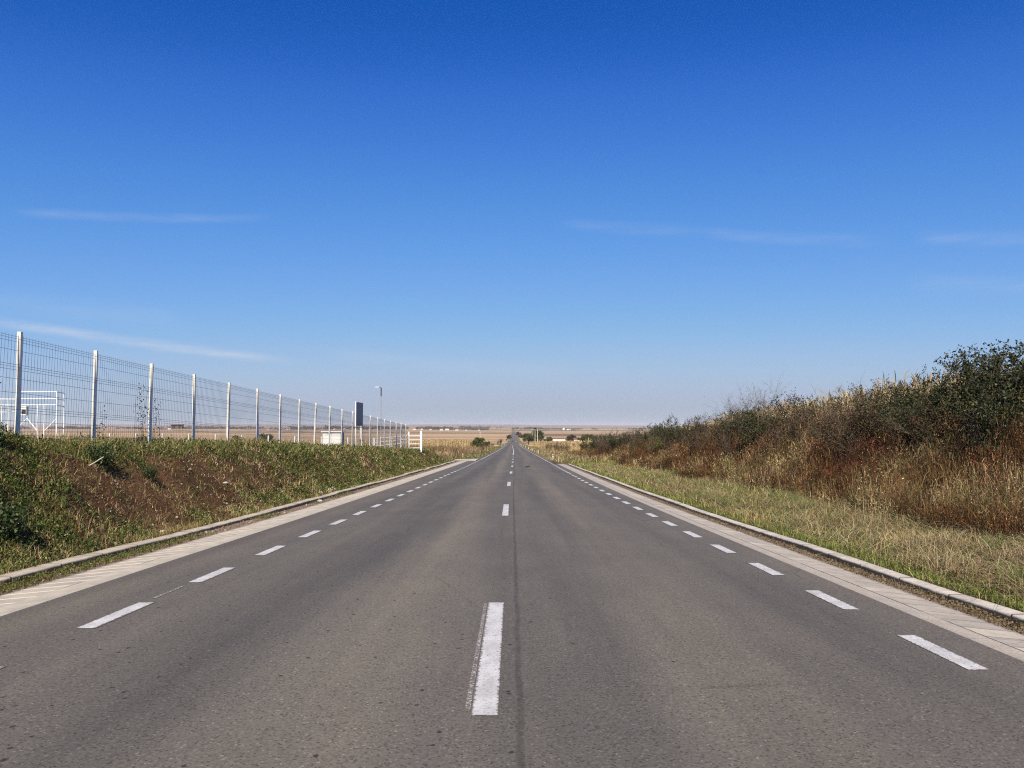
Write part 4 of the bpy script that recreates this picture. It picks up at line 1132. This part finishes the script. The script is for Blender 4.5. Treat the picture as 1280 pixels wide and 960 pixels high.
# the village on the left horizon
hv = None
for k, (px, Y, w, h, mt, rf) in enumerate([(212, 3000, 16, 5, 'white_paint', 'roof'), (336, 2900, 9, 4, 'plaster', 'roof'), (345, 3000, 11, 4, 'plaster', 'roof_grey'), (361, 2900, 20, 7, 'white_paint', 'roof_grey'), (379, 3000, 18, 5, 'white_paint', 'roof_grey'),
                                           (388, 2950, 9, 4, 'plaster', 'roof'), (402, 3000, 10, 4, 'plaster', 'roof'), (418, 2900, 12, 4, 'plaster', 'roof'), (430, 3000, 10, 4, 'white_paint', 'roof'), (462, 2950, 10, 4, 'plaster', 'roof'),
                                           (518, 2900, 12, 5, 'white_paint', 'roof'), (527, 3000, 10, 4, 'plaster', 'roof_grey'), (538, 2950, 9, 4, 'white_paint', 'roof'), (552, 2900, 14, 5, 'white_paint', 'roof'), (559, 3000, 18, 5, 'white_paint', 'roof_grey'), (571, 2950, 14, 5, 'plaster', 'roof'), (583, 3000, 10, 4, 'plaster', 'roof'), (599, 3100, 9, 4, 'plaster', 'roof')]):
    p_ = at(px, 536, Y)
    house((p_.x, Y, zg(p_.x, Y) - .3), w * .85, 9, h * .85, 2.6, {212: 'white house alone on the horizon at the far left', 361: 'largest pale grey-roofed hall of the far village'}.get(px, 'tiny pale house of the far village on the left horizon'), 'houses of the far village', random.uniform(-.3, .3), mt, rf)
# a small dark shed in the field behind the fence
p_ = at(221.5, 537, 330); house((p_.x, 330, at(221.5, 536, 330).z), 4.5, 3, 1.6, .4, 'small dark shed in the field behind the fence', None, .2, 'bark', 'roof', 'shed')

# wood belts on the horizon: masses no one could count
def belt(name, label, spec, pal_):
    parts = []
    for (x0, x1, Y, h, n_) in spec:
        px = x0 + (x1 - x0) * rng.random(n_); Yj = Y + 120 * rng.random(n_); X = (px - 640) / 960 * Yj
        dens = ss(.36, .55, fbm(px * .06, 0 * px + Y * .01, 101)); k = rng.random(n_) < dens; X, Yj, px = X[k], Yj[k], px[k]
        hh = h * (.45 + .9 * fbm(px * .16, 0 * px, 103)); zz = H(X, Yj) + hh * rng.random(len(X)) ** .8
        parts.append(leaves(np.stack([X, Yj, zz], 1), h * .5, pick(pal_, len(X), .3), .2, .8))
    stuff(name, parts, M['leaf'], label, 'trees')


belt('far_woodland', 'dark tree belt of the far village on the left horizon', [(60, 330, 3200, 9, 5000), (320, 600, 3100, 10, 9000), (330, 480, 2750, 7, 2500), (520, 620, 3300, 9, 2500), (-60, 120, 3100, 9, 2500)], [(.035, .045, .025), (.05, .055, .03)])
belt('far_woodland', 'thin dark tree line on the right horizon', [(640, 900, 4300, 9, 5000), (680, 720, 3300, 5, 700), (560, 680, 5200, 12, 3000)], [(.04, .05, .03), (.06, .06, .035)])

# ------------------------------------------------------------------ rocks, stick
def rock(name, X, Y, s, label, group=None, fl=.7):
    me = bpy.data.meshes.new(name); import bmesh
    bm = bmesh.new(); bmesh.ops.create_icosphere(bm, subdivisions=2, radius=1)
    for v in bm.verts:
        n = v.co.normalized(); k = .75 + .5 * vnoise(n.x * 1.7 + X * 7 + 20, n.y * 1.7 + n.z * 2.3 + Y, 5)
        v.co = Vector((n.x * s * k * 1.3, n.y * s * k, n.z * s * k * fl))
    bm.to_mesh(me); bm.free(); me.materials.append(M['stone'])
    o = link(bpy.data.objects.new(name, me)); o.location = (X + float(D(Y)), Y, (float(H(X, Y)) if X < -6.04 else float(R(Y)) - .05) + s * .35); o.rotation_euler = (0, 0, X * 9)
    tag(o, label, 'rock', group)


rock('rock', -6.25, 26.6, .13, 'largest pale rock behind the left kerb', 'pale rocks by the left kerb')
rock('rock', -6.2, 25.0, .08, 'pale rock just left of the largest one', 'pale rocks by the left kerb')
rock('rock', -5.62, 22.6, .07, 'pale rock lying in the gutter before the left kerb', 'pale rocks by the left kerb')
rock('rock', -6.22, 13.8, .05, 'small white stone behind the left kerb, nearest the camera', 'pale rocks by the left kerb')
rock('rock', -6.9, 18.6, .05, 'pale stone halfway up the left bank', 'pale rocks by the left kerb')
p = Vector((-7.35, 13.4, float(H(-7.35, 13.4)) + .1))
tag(MB().tube([p, p + Vector((.07, .05, .05)), p + Vector((.15, .1, .12)), p + Vector((.2, .1, .15))], [.012, .011, .010, .006], 6).build('stick', M['dry_wood']), 'bleached dry stick poking out of the left bank', 'stick')

# ------------------------------------------------------------------ air
hz_, nt, b_ = mat('haze'); nt.nodes.clear()
out = nt.nodes.new('ShaderNodeOutputMaterial'); pv = nt.nodes.new('ShaderNodeVolumePrincipled')
pv.inputs['Color'].default_value = (.86, .89, 1, 1); pv.inputs['Density'].default_value = 6.0e-5; pv.inputs['Anisotropy'].default_value = 0
nt.links.new(pv.outputs[0], out.inputs['Volume'])
hb = MB(); hb.box((0, 7000, 13), (31000, 15500, 76)); hb = hb.build('haze', hz_); hb['kind'] = 'stuff'

# ------------------------------------------------------------------ sun, sky, camera
EL = math.radians(43); AZ = math.radians(2.5)     # sun behind the camera, a little to its left
ts = Vector((-math.sin(AZ) * math.cos(EL), -math.cos(AZ) * math.cos(EL), math.sin(EL)))
sd = bpy.data.lights.new('sun', 'SUN'); sd.energy = 5.0; sd.angle = math.radians(.5); sd.color = (1, .915, .76)
so = link(bpy.data.objects.new('sun', sd)); so.rotation_euler = (-ts).to_track_quat('-Z', 'Y').to_euler()
W = bpy.data.worlds.new('World'); S.world = W; W.use_nodes = True; nt = W.node_tree; nt.nodes.clear(); N = NB(nt)
sky = N.n('ShaderNodeTexSky', sky_type='NISHITA', sun_disc=False, sun_elevation=EL, sun_rotation=math.pi + AZ, altitude=0, air_density=1.0, dust_density=0, ozone_density=3)
SKYC = [[(0, 0), (.1067, .0095), (.136, .033), (.20, .080), (.30, .148), (.43, .222), (.542, .288), (.68, .335), (.85, .358), (1.04, .348), (2, .5)],
        [(0, 0), (.188, .092), (.238, .150), (.343, .252), (.483, .338), (.645, .413), (.771, .446), (.88, .455), (1.06, .415), (2, .55)],
        [(0, 0), (.348, .407), (.425, .537), (.57, .641), (.725, .70), (.85, .690), (.92, .69), (2, .75)]]
bg = N.n('ShaderNodeBackground'); wo = N.n('ShaderNodeOutputWorld'); bg.inputs[1].default_value = .1
# colour response of the sky, channel by channel (in: sky radiance x 0.1)
def chan(v, pts):
    x = N.n('ShaderNodeFloatCurve'); pts = [(a * .5, b * .5 * .841) for a, b in pts]; N.put(x.inputs['Value'], N.math('MULTIPLY', v, .05))
    c = x.mapping.curves[0]; c.points[0].location = pts[0]; c.points[1].location = pts[-1]
    for p in pts[1:-1]: c.points.new(*p)
    x.mapping.use_clip = False; x.mapping.update()
    return N.math('MULTIPLY', x.outputs[0], 20.)


sc_ = N.n('ShaderNodeSeparateColor'); nt.links.new(sky.outputs[0], sc_.inputs[0])
cc_ = N.n('ShaderNodeCombineColor')
for i, pts in enumerate(SKYC):
    v = chan(sc_.outputs[i], pts)
    if i == 2: v = N.math('MULTIPLY', v, N.ramp(sc_.outputs[0], 3.6, 11.5, 1, .72))
    N.put(cc_.inputs[i], v)
gen = N.n('ShaderNodeTexCoord').outputs['Generated']
sp = N.n('ShaderNodeSeparateXYZ'); N.put(sp.inputs[0], gen)
az = N.math('MULTIPLY', N.math('ARCTAN2', sp.outputs[0], sp.outputs[1]), 57.3); el = N.math('MULTIPLY', N.math('ARCSINE', sp.outputs[2]), 57.3)
cv = N.n('ShaderNodeCombineXYZ'); N.put(cv.inputs[0], N.math('MULTIPLY', az, .16)); N.put(cv.inputs[1], el)
wn = N.noise(cv.outputs[0], .55, 5, .6); wf = N.noise(cv.outputs[0], 1.3, 6, .7)
wis = None
for a0, a1, e0, e1, sg, k in ((-34, -17, 13.2, 14.7, .13, .55), (-36, -15, 6.7, 4.5, .15, 1.7), (-15, 6, 5.4, 3.8, .25, .4), (-36, -22, 7.9, 7.2, .3, .3), (3, 15.5, 14.9, 13.9, .2, .3), (13, 27, 14.1, 12.2, .20, .4), (27.5, 37, 12.4, 11.2, .22, .45), (27, 37, 9.5, 8.2, .3, .35), (-80, -50, 14, 18, .8, .6), (48, 90, 12, 17, .8, .6)):
    t = N.math('DIVIDE', N.math('SUBTRACT', az, a0), a1 - a0)
    e = N.math('ADD', N.math('ADD', e0, N.math('MULTIPLY', t, e1 - e0)), N.math('MULTIPLY', N.math('SUBTRACT', wn, .5), .7))
    d2 = N.math('DIVIDE', N.math('ABSOLUTE', N.math('SUBTRACT', el, e)), sg * 3.4)
    w = N.math('MULTIPLY', N.ramp(d2, 0, 1, 1, 0), N.math('MULTIPLY', N.ramp(t, 0, .2), N.ramp(t, .75, 1, 1, 0)))
    w = N.math('MULTIPLY', N.math('MULTIPLY', w, k), N.ramp(wf, .32, .68, .3, 1))
    wis = w if wis is None else N.math('MAXIMUM', wis, w)
col = N.mix(N.math('MULTIPLY', wis, .30), cc_.outputs[0], (4.6, 5.0, 5.8))
nt.links.new(col, bg.inputs[0]); nt.links.new(bg.outputs[0], wo.inputs[0])

cd = bpy.data.cameras.new('camera'); cam = link(bpy.data.objects.new('camera', cd)); S.camera = cam
cam.location = (0, 0, EYE); cam.rotation_euler = (math.pi / 2 + PITCH, 0, 0)
cd.sensor_width = 36; cd.lens = 36 * 960 / 1280; cd.clip_start = .05; cd.clip_end = 30000
S.view_settings.view_transform = 'Standard'; S.view_settings.look = 'None'; S.view_settings.gamma = 1; S.view_settings.exposure = .45
S.view_settings.use_curve_mapping = False
S.cycles.pixel_filter_type = 'BLACKMAN_HARRIS'; S.cycles.filter_width = 1.15
S.cycles.use_denoising = False
S.cycles.max_bounces = 6; S.cycles.diffuse_bounces = 1; S.cycles.volume_bounces = 1; S.cycles.transparent_max_bounces = 8
